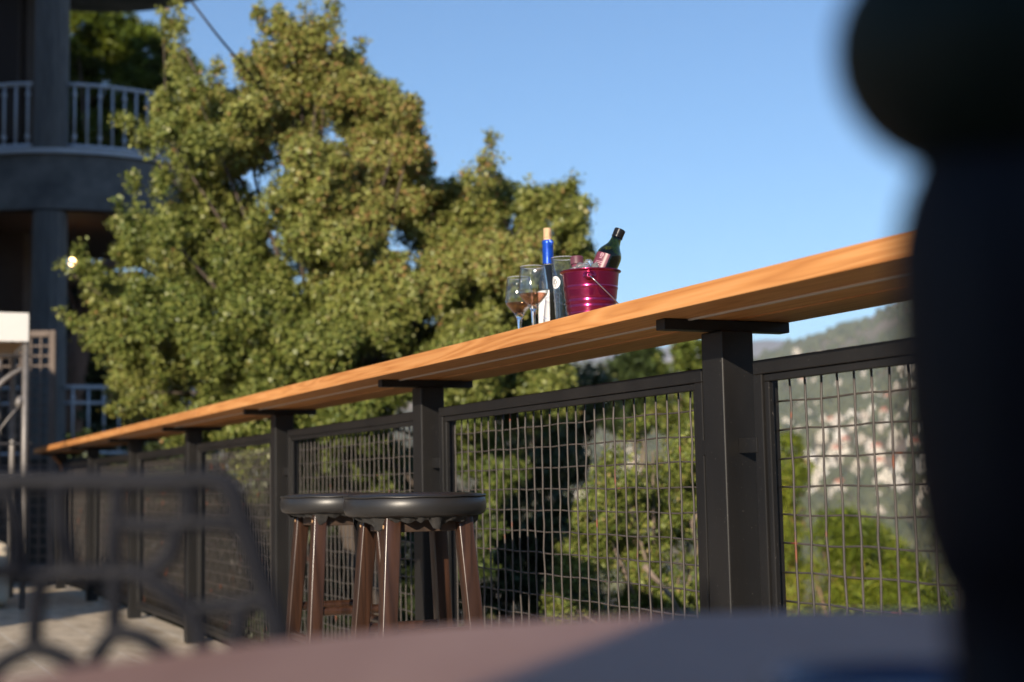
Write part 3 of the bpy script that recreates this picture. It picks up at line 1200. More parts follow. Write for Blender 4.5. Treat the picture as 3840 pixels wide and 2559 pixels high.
for (x, y) in ((q0.x, CY), (q1.x, CY), (q1.x - .03, CY - .33), (q0.x + .03, CY - .33)):
    b = MB()
    s_ = 1 if x > (q0.x + q1.x) / 2 else -1
    top = .62 if y == CY else zs - .016
    b.tube([(x + .03 * s_, y, 0), (x + .01 * s_, y, .2), (x, y, top)], .011, 10)
    b.build('leg', M['chair_metal'], ch, smooth=True)

# ------------------------------------------------------------------ canopy swing at the left
SY = 9.6
cs = thing('canopy_swing', 'garden swing seat under a white canvas canopy at the left edge', 'garden swing', (atd(52, 1400, SY).x, SY, 0), .40)
c0 = cs.location.copy()
px0 = atd(65, 750, SY).x - c0.x
zv0, zv1 = atd(65, 786, SY).z, atd(65, 722, SY).z
b = MB()
vs, fs = [], []
nx, ny = 10, 8
for i in range(nx + 1):
    for j in range(ny + 1):
        x = px0 - 2.0 * i / nx
        y = -.02 + 1.3 * j / ny
        z = zv1 + .04 * math.sin(PI * i / nx) * math.sin(PI * j / ny) + .008 * math.sin(i * 2.1)
        vs.append((x, y, z))
for i in range(nx):
    for j in range(ny):
        fs.append((i * (ny + 1) + j, (i + 1) * (ny + 1) + j, (i + 1) * (ny + 1) + j + 1, i * (ny + 1) + j + 1))
b.add(vs, fs)
b.build('canopy', M['canvas'], cs, smooth=True)
b = MB()
b.box((px0 - 2.0, -.03, zv0), (px0, -.022, zv1 + .004))
b.box((px0 - .008, -.022, zv0), (px0, 1.29, zv1 + .004))
b.box((px0 - 2.0, 1.28, zv0), (px0 - .008, 1.288, zv1 + .004))
b.build('valance', M['canvas'], cs)
b = MB()
for q in range(12):
    pass
z0 = zv0 - .01
pts = [(px0 - .02, .25, z0 + .02), (px0 - .10, .25, z0 - .07), (px0 - .25, .25, z0 - .13), (px0 - .5, .25, z0 - .16), (px0 - 1.0, .25, z0 - .17)]
vs = []
for p in pts:
    vs += [(p[0], .2, p[2]), (p[0], .2, z0 + .025)]
fs = [(2 * i, 2 * i + 2, 2 * i + 3, 2 * i + 1) for i in range(len(pts) - 1)]
vs2 = [(x, y + .012, z) for x, y, z in vs]
nn = len(vs)
b.add(vs + vs2, fs + [tuple(q + nn for q in f)[::-1] for f in fs])
b.build('lining', M['tan'], cs)
for (x, y) in ((0, 0.02), (0, 1.2), (px0 - 1.9, .02), (px0 - 1.9, 1.2)):
    b = MB()
    b.tube([(x, y, 0), (x, y, zv1 - .005)], .022, 12)
    b.build('pole', M['grey_metal'], cs, smooth=True)


def sp_(x, y, d=0.0):
    p = at(x, 900 + y / 1.568, SY + .02)
    return Vector((p.x - c0.x, p.y - c0.y + d, p.z))


for y in (682, 1197, 1393):
    b = MB()
    a = sp_(125, y)
    b.tube([a, a + Vector((-1.7, 0, 0))], .008, 8)
    b.build('crossbar', M['grey_metal'], cs, smooth=True)


def ribbon(pts, w, name):
    b = MB()
    n_ = len(pts)
    ws = [.006 + w * math.sin(PI * (i + .35) / (n_ + .2)) for i in range(n_)]
    b.tube([sp_(*p) for p in pts], [x * .5 for x in ws], 8)
    return b.build(name, M['grey_metal'], cs, smooth=True)


ribbon([(122, 742), (85, 760), (50, 795), (20, 835), (-5, 880), (-30, 940)], .030, 'leaf_ornament')
ribbon([(12, 1150), (10, 1115), (35, 1060), (60, 1010), (78, 985)], .008, 'stem')
ribbon([(10, 1060), (5, 1020), (-15, 980)], .008, 'stem')
b = MB()
bc = sp_(78, 958)
b.lathe([(0, -.040), (.018, -.030), (.030, -.006), (.028, .02), (.016, .042), (0, .046)], 16, M=Matrix.Translation(bc) @ Matrix.Rotation(.25, 4, 'Y'))
b.build('bud_ornament', M['grey_metal'], cs, smooth=True)
ribbon([(0, 690), (8, 720), (5, 760), (-10, 790)], .02, 'leaf_ornament')
b = MB()
sp0 = at(46, 2040, SY)
b.box((sp0.x - c0.x - 1.6, .1, .03), (sp0.x - c0.x, .75, sp0.z))
b.build('seat_cushion', M['beige'], cs, bevel=.04, bseg=4, auto=.6)

# lattice screen behind the swing
LY = 12.3
lp = at(212, 1240, LY)
ls = thing('lattice_screen', 'tall brown framed lattice screen standing in front of the concrete column', 'screen', (lp.x, LY, 0))
b = MB()
b.box((-.055, -.03, 0), (0, .03, lp.z))
b.box((-1.5, -.03, lp.z - .055), (-.055, .03, lp.z))
b.box((-1.5, -.03, 0), (-1.445, .03, lp.z - .055))
b.box((-1.445, -.03, .1), (-.055, .03, .155))
b.build('frame', M['screen_wood'], ls, bevel=.006)
b = MB()
x = -.13
while x > -1.43:
    b.box((x - .007, -.012, .155), (x + .007, -.002, lp.z - .055))
    x -= .085
z = lp.z - .13
while z > .2:
    b.box((-1.445, .0, z - .007), (-.055, .010, z + .007))
    z -= .085
b.build('lattice', M['screen_wood'], ls)

# low dark wall closing the patio
b = MB()
b.box((-9.0, 12.9, 0), (-3.75, 13.2, 1.02))
b.box((-9.02, 12.86, 1.02), (-3.73, 13.24, 1.07))
tag(b.build('low_wall', M['stone_wall'], bevel=.01), 'low dark stone wall behind the far end of the bar', 'wall')

# ------------------------------------------------------------------ round concrete building
BC = Vector((-6.73, 22.15, 0))
RB = 2.15
bd = thing('round_building', 'concrete building with round balconies, columns and pale railings at upper left', 'building', BC)
Z1, Z1t = 4.70, 5.52
ZF = 1.2


def disc(z0, z1, r, name, m, parent=bd, seg=96):
    b = MB()
    b.lathe([(0, z0), (r, z0), (r, z1), (0, z1)], seg)
    return b.build(name, m, parent, auto=.5)


disc(0, ZF, RB + .12, 'podium', M['stone_wall'])
sl = disc(Z1 + .03, Z1t, RB + .06, 'balcony_slab', M['slab'])
disc(Z1, Z1 + .029, RB + .0, 'ceiling', M['ceiling'])
b = MB()
b.lathe([(RB - .25, Z1t + .001), (RB + .12, Z1t + .001), (RB + .12, Z1t + .07), (RB - .25, Z1t + .07)], 96)
b.build('coping', M['rail_white'], sl, auto=.5)
disc(9.05, 9.45, RB + .1, 'roof', M['slab'])
b = MB()
b.box((-9.5, -.6, 0), (-.62, 1.3, 9.0))
b.build('wall', M['wall_dark'], bd)
b = MB()
b.box((-1.4, -.75, 6.1), (-.7, -.603, 8.4))
b.build('door_recess', M['stool_apron'], bd)
for a in (rad(-83.5), rad(118), rad(178)):
    b = MB()
    rc = .237
    cx, cy = (RB - .12) * math.cos(a), (RB - .12) * math.sin(a)
    vs = []
    for (z0, z1) in ((ZF, Z1 - .001), (Z1t + .001, 9.049)):
        n_ = 48
        pr = []
        for k in range(n_):
            q = 2 * PI * k / n_
            rr_ = rc * (1 - .035 * (k % 4 == 0))
            pr.append((cx + rr_ * math.cos(q), cy + rr_ * math.sin(q)))
        vv = [(x, y, z0) for x, y in pr] + [(x, y, z1) for x, y in pr]
        ff = [(k, (k + 1) % n_, n_ + (k + 1) % n_, n_ + k) for k in range(n_)]
        b.add(vv, ff)
    b.build('column', M['concrete'], bd)
    b = MB()


def railing(z0, zb, zmid, zt, name, a0, a1, step):
    rb = MB()
    rows = [(zb, .024), (zt, .029)] + ([(zmid, .022)] if zmid else [])
    gaps = [rad(-83.5), rad(118), rad(178)]
    half = .25 / RB
    segs = []
    cur = a0
    for g in sorted(gaps):
        if a0 < g < a1:
            segs.append((cur, g - half))
            cur = g + half
    segs.append((cur, a1))
    for (u, v) in segs:
        n_ = max(4, int((v - u) / .06))
        for z, r in rows:
            rb.tube([(RB * math.cos(u + (v - u) * k / n_), RB * math.sin(u + (v - u) * k / n_), z) for k in range(n_ + 1)], r, 8)
    root = rb.build(name, M['rail_white'], bd, smooth=True)
    for (u, v) in segs:
        q = u + step / 2 / RB
        i = 0
        while q < v:
            b = MB()
            x, y = RB * math.cos(q), RB * math.sin(q)
            b.tube([(x, y, zb), (x, y, zt)], .016, 6)
            if i % 2 == 0:
                for zz in (zb + .13, zt - .15):
                    b.lathe([(.019, zz - .035), (.032, zz - .015), (.032, zz + .015), (.019, zz + .035)], 8, M=Matrix.Translation((x, y, 0)))
            b.build('baluster', M['rail_white'], root, smooth=True)
            q += step / RB
            i += 1
    return root


railing(Z1t, Z1t + .13, None, Z1t + 1.02, 'railing', rad(-150), rad(75), .175)
railing(ZF, ZF + .10, ZF + .80, ZF + 1.02, 'railing', rad(-150), rad(20), .21)

# wing added out of view at the left to shade the balconies
wg = thing('building_wing', 'tall rendered side wing of the concrete building, left of the photo', 'building', (-6.0, 12.2, 0))
b = MB()
b.box((-9, 0, 0), (0, 3.2, 12.3))
b.build('wall', M['wall_dark'], wg)
b = MB()
b.box((-9.1, -.1, 12.3), (.06, 3.3, 12.6))
b.build('roof', M['slab'], wg)
for z in (1.2, 4.6, 8.0):
    for x in (-7.2, -4.6, -2.0):
        b = MB()
        b.box((x - .6, -.03, z), (x + .6, -.001, z + 1.5))
        b.build('window', M['black_cap'], wg)

# hanging lamp under the lower ceiling
lampp = at(276, 982, 20.9)
lm = thing('hanging_lamp', 'small lit warm bulb hanging under the balcony ceiling', 'lamp', (lampp.x, lampp.y, lampp.z))
b = MB()
b.lathe([(0, -.075), (.035, -.065), (.062, -.03), (.066, .0), (.05, .04), (.022, .07), (.018, .10), (0, .10)], 20)
b.build('bulb', M['bulb'], lm, smooth=True)
b = MB()
b.tube([(0, 0, .10), (0, 0, Z1 - lampp.z - .001)], .008, 6)
b.build('cord', M['cable'], lm)


# ------------------------------------------------------------------ plants
def pnoise(P, scale, seed):
    r = np.random.RandomState(seed)
    out = np.zeros(len(P))
    for i in range(7):
        k = r.normal(size=3)
        k = k / np.linalg.norm(k) * scale * r.uniform(.6, 1.8)
        out += np.sin(P @ k + r.uniform(0, 6.28))
    return out / 2.6


def foliage(name, lobes, material, parent, origin, dens, leaf, aspect, tuft_r, per, seed, hole=-.5, hole_scale=3.0, inner=.16, up=.25,
            sprigs=(), tint_bias=0.0, outward=.85, deep=.72, hole_p=.9):
    r = np.random.RandomState(seed)
    L = np.array([[*c, *rd] for c, rd in lobes], dtype=float)
    T, D = [], []
    for i in range(len(L)):
        c, rd = L[i, :3], L[i, 3:]
        area = 4 * PI * (rd[0] * rd[1] * rd[2]) ** (2 / 3)
        n = int(dens * area)
        d = r.normal(size=(n, 3))
        d /= np.linalg.norm(d, axis=1)[:, None]
        lump = 1 + .17 * pnoise(d * 3.0 + i * 7.1, 1.0, seed + i) + .05 * pnoise(d * 9.0 + i, 1.0, seed + i + 99)
        rr_ = (1 - np.abs(r.normal(0, inner, n))) * lump
        P = c + d * rd * rr_[:, None]
        q = ((P[:, None, :] - L[None, :, :3]) / L[None, :, 3:])
        ins = np.linalg.norm(q, axis=2)
        ins[:, i] = 9
        ok = ins.min(axis=1) > deep
        P, d = P[ok], d[ok]
        T.append(P)
        D.append(d)
    for (a, b_, n, w) in sprigs:
        a, b_ = np.array(a), np.array(b_)
        t = r.uniform(0, 1, n)
        P = a + (b_ - a) * t[:, None] + r.normal(0, 1, (n, 3)) * w * (1.15 - .7 * t[:, None])
        T.append(P)
        D.append(r.normal(size=(n, 3)) + np.array([0, -.3, .5]))
    T = np.concatenate(T)
    D = np.concatenate(D)
    nz = pnoise(T, hole_scale, seed + 5)
    keep = (nz > hole) | (r.uniform(size=len(T)) > hole_p)
    T, D = T[keep], D[keep]
    D /= np.linalg.norm(D, axis=1)[:, None]
    n = len(T) * per
    P = np.repeat(T, per, axis=0) + r.normal(0, tuft_r, (n, 3))
    N = np.repeat(D, per, axis=0) * outward + r.normal(0, .62, (n, 3)) + np.array([0, 0, up])
    N /= np.linalg.norm(N, axis=1)[:, None]
    A = r.normal(size=(n, 3)) + np.repeat(D, per, axis=0) * .4
    A -= N * np.sum(A * N, axis=1)[:, None]
    A /= np.linalg.norm(A, axis=1)[:, None]
    B = np.cross(N, A)
    s = (leaf * np.repeat(r.uniform(.75, 1.25, len(T)), per) * r.uniform(.6, 1.35, n))[:, None]
    w = s * aspect
    fold = N * s * .16
    V = np.empty((n, 4, 3))
    V[:, 0] = P - A * s * .5
    V[:, 1] = P + B * w * .5 + fold + A * s * .05
    V[:, 2] = P + A * s * .5
    V[:, 3] = P - B * w * .5 + fold + A * s * .05
    V -= np.array(origin)
    me = bpy.data.meshes.new(name)
    me.vertices.add(n * 4)
    me.vertices.foreach_set('co', V.reshape(-1).astype(np.float32))
    me.loops.add(n * 4)
    me.loops.foreach_set('vertex_index', np.arange(n * 4, dtype=np.int32))
    me.polygons.add(n)
    me.polygons.foreach_set('loop_start', np.arange(0, n * 4, 4, dtype=np.int32))
    me.polygons.foreach_set('loop_total', np.full(n, 4, dtype=np.int32))
    me.update()
    at_ = me.attributes.new('leaf_tint', 'FLOAT', 'FACE')
    base = np.repeat(.42 + .22 * pnoise(T, 2.2, seed + 31), per) + tint_bias
    tint = np.clip(base + r.normal(0, .22, n), 0, 1).astype(np.float32)
    at_.data.foreach_set('value', tint)
    me.materials.append(material)
    me.validate()
    o = bpy.data.objects.new(name, me)
    COL.objects.link(o)
    o.parent = parent
    return o


def lobes_from(lst, Y, seed, jit=.35, dep=.95):
    """(x, y, r) in the 2353 px wide photo -> ellipsoids around depth Y"""
    r = random.Random(seed)
    out = []
    for e in lst:
        x, y, q = e[:3]
        yy = Y + (e[3] if len(e) > 3 else r.uniform(-jit, jit))
        p = atd(x, y, yy)
        m = q * yy / (F_PX / K)
        out.append(((p.x, p.y, p.z), (m, m * dep, m)))
    return out


def tree(name, label, base, mat_leaf, lobes, bark=None, trunk_r=.12, limbs=(), leaf_kw=None, group=None, cat='tree', fork=None, leaf_lobes=None):
    t = thing(name, label, cat, base, 0, group)
    foliage('crown', leaf_lobes or lobes, mat_leaf, t, tuple(base), **leaf_kw)
    b = MB()
    base = Vector(base)
    cen = sum((Vector(c) for c, _ in lobes), Vector()) / len(lobes)
    fork = Vector(fork) if fork else Vector((base.x * .5 + cen.x * .5, base.y * .5 + cen.y * .5, base.z + (cen.z - base.z) * .55))
    r = random.Random(hash(name) % 1000 if False else len(lobes))
    b.tube([Vector((0, 0, -.1)), (fork - base) * .4 + Vector((.05, .03, 0)), (fork - base) * .8, fork - base], [trunk_r * 1.25, trunk_r, trunk_r * .85, trunk_r * .75], 10)
    for li, (c, rd) in enumerate(lobes):
        if li % 2:
            continue
        c = Vector(c)
        d = c - fork
        mid = fork + d * .5 + Vector((r.uniform(-.1, .1), r.uniform(-.1, .1), .08)) * d.length * .5
        b.tube([fork - base, mid - base, fork + d * .95 - base], [trunk_r * .24, trunk_r * .15, trunk_r * .06], 6)
    for pts, r0 in limbs:
        b.tube([Vector(p) - base for p in pts], [r0 * (1 - .5 * i / max(1, len(pts) - 1)) for i in range(len(pts))], 8)
    b.build('trunk', bark or M['bark'], t, smooth=True)
    return t


# the big oak behind the fence
OY = 10.6
oak = [(690, 90, 62), (735, 150, 68), (610, 150, 48), (650, 235, 105), (815, 235, 85), (885, 290, 78), (930, 260, 34), (560, 280, 75), (470, 290, 85, .3), (800, 150, 42), (640, 60, 30),
       (420, 150, 26), (445, 200, 27), (385, 75, 14), (405, 60, 18), (500, 215, 24), (380, 240, 36),
       (425, 330, 75), (370, 290, 28), (385, 400, 46), (330, 330, 18), (520, 400, 120), (690, 400, 130), (850, 420, 115), (945, 330, 48), (960, 420, 60),
       (350, 500, 75), (300, 480, 34), (470, 560, 130), (640, 570, 140), (830, 580, 140), (990, 520, 95), (1085, 480, 75), (1120, 410, 48), (1175, 500, 85), (1270, 490, 70), (1320, 520, 50), (1335, 470, 30), (1310, 600, 60),
       (300, 580, 34), (290, 700, 75), (240, 680, 36), (270, 800, 62), (230, 780, 20), (390, 740, 110), (560, 760, 130), (750, 760, 140), (930, 710, 130), (1070, 640, 105), (1190, 610, 95), (1240, 680, 70), (1130, 740, 75),
       (320, 900, 70), (270, 870, 36), (450, 920, 105), (620, 930, 120), (800, 910, 120), (960, 870, 105), (1080, 820, 95), (1170, 780, 70), (1060, 930, 90), (1180, 890, 85), (300, 985, 50), (1260, 900, 70),
       (560, 1040, 60, .5), (720, 1050, 75, .4), (860, 1060, 75, .4), (1080, 1020, 75, 0), (1150, 1080, 60, 0), (1110, 1180, 55, .1), (1090, 1290, 45, .1), (900, 1160, 50, .6), (540, 1080, 40, .3)]
def split_lobes(lst, seed, k=9, shell=.70, size=.40):
    r = random.Random(seed)
    out = []
    for c, rd in lst:
        if rd[0] < .10:
            out.append((c, rd))
            continue
        for i in range(k):
            d = Vector((r.gauss(0, 1), r.gauss(0, 1) - .35, r.gauss(0, 1))).normalized()
            q = size * r.uniform(.75, 1.25)
            out.append((tuple(Vector(c) + Vector((d.x * rd[0], d.y * rd[1], d.z * rd[2])) * shell * r.uniform(.85, 1.15)), tuple(x * q for x in rd)))
    return out


ol = split_lobes(lobes_from(oak, OY, 5, .45), 3)
ol_back = lobes_from([e[:3] for e in oak if e[2] > 60 and e[1] > 230], OY + 1.2, 6, .35)
sprigs = []


def sprig(x0, y0, x1, y1, n, w=.035, dy=0):
    sprigs.append((tuple(atd(x0, y0, OY + dy)), tuple(atd(x1, y1, OY + dy)), n, w))


for a in ((420, 230, 372, 20, 26), (430, 180, 408, 10, 22), (560, 120, 520, 60, 0), (620, 120, 590, 10, 20), (655, 80, 640, 5, 18), (700, 60, 705, -40, 26), (745, 90, 760, -60, 34), (770, 120, 770, 0, 18), (830, 170, 832, 95, 8),
          (590, 250, 548, 130, 26), (600, 280, 555, 200, 20), (1125, 400, 1125, 300, 18), (1082, 440, 1078, 395, 10), (1210, 440, 1212, 390, 5), (1310, 430, 1322, 405, 12), (340, 300, 270, 275, 20), (300, 420, 300, 395, 10),
          (250, 640, 130, 600, 26), (210, 640, 175, 575, 16), (240, 770, 130, 715, 24), (900, 230, 905, 200, 8), (480, 240, 505, 130, 24)):
    sprig(*a[:5])
ob = atd(900, 1240, OY + .8)
OB = Vector((ob.x, ob.y, terrain(ob.x, ob.y)))
limbs = []
for pts, r0 in ((((760, 1100), (700, 800), (630, 560), (600, 480), (570, 330)), .06), (((700, 800), (1000, 720), (1130, 640), (1200, 520)), .045), (((630, 560), (720, 300), (740, 90), (755, -20)), .035),
                (((1060, 690), (1110, 655), (1135, 630)), .03), (((740, 330), (745, 200), (770, 60)), .02), (((640, 560), (420, 420), (380, 220), (375, 40)), .028), (((420, 420), (430, 250), (408, 30)), .02),
                (((600, 480), (590, 280), (550, 140)), .018), (((700, 800), (420, 760), (260, 700), (140, 610)), .03), (((420, 760), (250, 790), (130, 720)), .02), (((1190, 560), (1125, 450), (1125, 310)), .015), (((650, 300), (640, 120), (595, 20)), .014),
                (((690, 250), (700, 80), (705, -30)), .014), (((420, 420), (350, 330), (275, 280)), .014)):
    limbs.append(([atd(x, y, OY + .25) for x, y in pts], r0 * .36))
tree('oak_tree', 'big dense olive green oak tree filling the view behind the bar', OB, M['oak_leaf'], lobes_from(oak, OY, 5, .45), leaf_lobes=ol + ol_back, trunk_r=.10, limbs=limbs, fork=atd(740, 940, OY + .7), bark=M['oak_bark'],
     leaf_kw=dict(dens=330, leaf=.031, aspect=.72, tuft_r=.027, per=20, seed=11, hole=-.52, hole_scale=4.2, sprigs=sprigs, inner=.22, hole_p=.97, deep=.5))

# bush beyond the fence, seen through the nearest mesh panel
BY = 7.6
bush = [(1500, 1010, 60), (1570, 1040, 70), (1430, 1090, 65), (1540, 1130, 85), (1380, 1180, 60), (1470, 1210, 90), (1580, 1230, 85), (1340, 1290, 62), (1430, 1310, 85), (1540, 1330, 95), (1310, 1390, 60), (1400, 1420, 85), (1500, 1450, 90), (1600, 1420, 80), (1640, 1130, 60), (1650, 1300, 70), (1640, 1480, 70)]
bb = atd(1500, 1600, BY + .1)
BB = Vector((bb.x, bb.y, terrain(bb.x, bb.y)))
lim = [([atd(1620, 1160, BY - .5), atd(1590, 1200, BY - .45), atd(1600, 1260, BY - .4)], .012), ([atd(1480, 1300, BY - .55), atd(1540, 1370, BY - .5), atd(1570, 1420, BY - .5)], .014), ([atd(1600, 1030, BY - .4), atd(1630, 1080, BY - .4)], .01)]
tree('bush', 'bright green leafy bush below the railing, seen through the nearest wire panel', BB, M['bush_leaf'], lobes_from(bush, BY, 9, .3), trunk_r=.07, limbs=lim, cat='bush',
     leaf_kw=dict(dens=620, leaf=.024, aspect=.55, tuft_r=.020, per=20, seed=23, hole=-.45, hole_scale=7, inner=.18))

# dark undergrowth below the oak
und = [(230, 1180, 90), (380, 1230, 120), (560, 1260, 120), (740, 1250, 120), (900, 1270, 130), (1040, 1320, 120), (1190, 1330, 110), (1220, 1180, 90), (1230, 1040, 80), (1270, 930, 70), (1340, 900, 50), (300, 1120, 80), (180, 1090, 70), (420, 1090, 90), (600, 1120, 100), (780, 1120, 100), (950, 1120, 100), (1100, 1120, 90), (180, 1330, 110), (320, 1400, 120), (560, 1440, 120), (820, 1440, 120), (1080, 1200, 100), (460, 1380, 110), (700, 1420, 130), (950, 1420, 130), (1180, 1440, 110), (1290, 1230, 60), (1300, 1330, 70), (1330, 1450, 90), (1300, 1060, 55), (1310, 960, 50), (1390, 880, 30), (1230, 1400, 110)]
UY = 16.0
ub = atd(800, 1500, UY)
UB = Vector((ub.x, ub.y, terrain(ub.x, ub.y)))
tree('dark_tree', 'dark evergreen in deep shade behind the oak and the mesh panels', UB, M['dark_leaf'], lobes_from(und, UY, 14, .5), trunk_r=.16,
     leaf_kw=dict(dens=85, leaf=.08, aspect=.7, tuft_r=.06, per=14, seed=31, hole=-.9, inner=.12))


def pine(label, lst, Y, base_px, seed, mat_leaf=None, dens=60, leaf=.14, limbs=(), group='pines below and beyond the terrace', trunk_r=.12, name='pine_tree', hole=-.6, per=10, tb=0.0, jit=.5, aspect=.10):
    p = atd(base_px[0], base_px[1], Y)
    base = Vector((p.x, p.y, terrain(p.x, p.y)))
    return tree(name, label, base, mat_leaf or M['pine_needle'], lobes_from(lst, Y, seed, jit), bark=M['pine_bark'], trunk_r=trunk_r, limbs=limbs, group=group,
                leaf_kw=dict(dens=dens, leaf=leaf, aspect=aspect, tuft_r=.05, per=per, seed=seed, hole=hole, hole_scale=2.0, inner=.18, up=.9, outward=.3, tint_bias=tb))


pine('yellow green young pine on the slope below the right mesh panel',
     [(1860, 1272, 60), (1920, 1242, 60), (1960, 1232, 50), (2000, 1282, 70), (2060, 1332, 70), (1830, 1352, 60), (1910, 1352, 90), (2010, 1392, 95), (2100, 1412, 80), (1840, 1442, 75), (1940, 1472, 95), (2050, 1492, 95), (2140, 1462, 70), (2160, 1522, 80), (1880, 1212, 30), (1820, 1522, 90)],
     14.0, (1960, 1500), 41, dens=150, leaf=.13, per=30, hole=-.35)
pine('narrow yellowish pine rising just right of the nearest fence post',
     [(1800, 1120, 40), (1815, 1060, 30), (1790, 1190, 50), (1830, 1100, 28), (1780, 1260, 55), (1790, 1340, 60), (1770, 1420, 60), (1812, 1010, 20)],
     17.0, (1785, 1480), 43, dens=100, leaf=.16, tb=.1, per=22)
pine('pale green pine crown between the bar and the railing, next to the nearest post',
     [(1560, 840, 50), (1590, 815, 38), (1540, 880, 50), (1600, 890, 60), (1570, 950, 60), (1520, 940, 40), (1640, 860, 60)],
     22.0, (1580, 1500), 45, dens=90, leaf=.11, per=26, aspect=.45, mat_leaf=M['bush_leaf'], tb=.2)
pine('darker pine crown between the bar and the railing, left of the pale one',
     [(1440, 850, 36), (1470, 825, 40), (1490, 870, 45), (1430, 900, 40), (1475, 930, 50), (1420, 960, 40)],
     25.0, (1460, 1500), 47, mat_leaf=M['hedge_leaf'], dens=80, leaf=.13, tb=.25, per=24, aspect=.4)
# pine behind the round building
pl = [(180, 90, 80), (260, 80, 60), (330, 130, 70), (390, 190, 70), (230, 190, 110), (330, 240, 100), (420, 280, 70), (180, 300, 110), (290, 350, 110), (390, 370, 90), (200, 440, 90), (320, 460, 90), (150, 180, 80), (90, 250, 100), (60, 380, 100)]
lim = [([atd(150, 650, 26.5), atd(200, 625, 26.5), atd(260, 606, 26.5), atd(320, 603, 26.5), atd(380, 640, 26.5)], .16), ([atd(160, 640, 27), atd(230, 660, 27), atd(300, 640, 27)], .09)]
pine('tall pine behind the round balcony, its top catching the sun', pl, 27.0, (120, 1100), 49, dens=40, leaf=.32, limbs=lim, trunk_r=.25, per=24, hole=-1.2, jit=1.0)
# shaded shrubs behind the lower terrace
p = atd(210, 1000, 28)
tree('dark_tree', 'dark shrubby tree behind the lower terrace, under the balcony', Vector((p.x, p.y, 0)), M['dark_leaf'],
     lobes_from([(130, 760, 90), (200, 740, 75), (270, 720, 70), (340, 730, 80), (160, 880, 110), (260, 860, 110), (350, 860, 90), (200, 980, 110), (300, 980, 110)], 28.0, 51, .6), trunk_r=.2,
     leaf_kw=dict(dens=40, leaf=.16, aspect=.7, tuft_r=.09, per=14, seed=53, hole=-1.3, inner=.12))

# unseen greenery, added so that a shadow lies across the patio
hd = thing('hedge', 'clipped hedge in a low stone planter on the patio, left of the photo', 'hedge', (-5.2, 6.4, 0))
b = MB()
b.box((-1.5, -.35, 0), (1.5, .35, .45))
b.build('planter', M['stone_wall'], hd, bevel=.02)
b = MB()
b.box((-1.42, -.28, .46), (1.40, .28, 1.38))
b.build('stems', M['bark'], hd)
foliage('foliage', [((-5.2 + dx, 6.4, 1.0), (.5, .36, .56)) for dx in (-1.1, -.55, 0, .55, 1.05)], M['hedge_leaf'], hd, (-5.2, 6.4, 0), dens=160, leaf=.06, aspect=.6, tuft_r=.03, per=5, seed=61, hole=-2)

# unseen wall, put in to keep the lower lattice screen in shade
b = MB()
b.box((-7.6, 8.3, 0), (-5.32, 8.6, 3.0))
b.box((-7.64, 8.26, 3.0), (-5.28, 8.64, 3.08))
tag(b.build('garden_wall', M['stone_wall'], bevel=.015), 'high dark stone garden wall beside the swing, left of the photo', 'wall')

# block added behind the camera to shade the right side of the table
b = MB()
b.box((-.62, -1.6, 0), (.75, -1.05, 1.52))
b.box((-.66, -1.64, 1.52), (.79, -1.01, 1.60))
tag(b.build('stone_pillar', M['stone_wall'], bevel=.015), 'squat stone pillar behind the table, outside the photo', 'pillar')

# unseen plant, added to dapple the light on the metal chair
ps = thing('potted_shrub', 'slim potted shrub beside the table, left of the camera and outside the photo', 'potted plant', (-.95, -.62, 0))
b = MB()
b.lathe([(0, 0), (.13, 0), (.17, .34), (.185, .35), (.185, .38), (.16, .38), (.15, .35), (0, .34)], 32)
b.build('pot', M['stone_wall'], ps, auto=.5)
b = MB()
b.tube([(0, 0, .34), (.02, .01, .8), (0, 0, 1.5)], [.018, .014, .006], 8)
b.build('trunk', M['bark'], ps, smooth=True)
foliage('crown', [((-.95, -.62, z), (r0, r0, .16)) for z, r0 in ((1.05, .15), (1.25, .16), (1.45, .15), (1.62, .10))], M['hedge_leaf'], ps, (-.95, -.62, 0), dens=170, leaf=.055, aspect=.5, tuft_r=.02, per=4, seed=67, hole=.0, hole_scale=9.0, hole_p=1.0)

# overhead cable
b = MB()
pts = [Vector((-6.0, 12.6, 12.25)), Vector((-5.0, 11.6, 9.3)), Vector((-3.6, 10.2, 6.6)), atd(380, -70, 9.4), atd(437, 0, 9.4), atd(500, 82, 9.5), atd(545, 135, 9.9), atd(600, 200, 10.6), atd(720, 330, 11.2)]
b.tube(smooth_path(pts, 5), .0085, 6)
tag(b.build('cable', M['cable'], None, smooth=True), 'thin dark cable running down from the sky into the oak crown', 'cable')

# ------------------------------------------------------------------ houses and woods on the far hillside
wallm = mat('house_wall', (.6, .55, .48), .9)
_oi = nd(wallm, 'ShaderNodeObjectInfo')
lk(wallm, ramp(wallm, _oi.outputs['Random'], [(0, (.50, .45, .37)), (.35, (.62, .57, .48)), (.6, (.44, .38, .31)), (.8, (.70, .67, .62)), (1, (.46, .39, .33))]), bsdf(wallm).inputs['Base Color'])
M['roof_flat'] = mottled('flat_roof', (.42, .38, .33), (.5, .46, .41), .5, .9, bump_s=0)
M['roof_red'] = mottled('red_roof', (.36, .13, .075), (.46, .18, .11), .8, .9, bump_s=0)
M['pane'] = mat('house_window', (.05, .06, .07), .2)


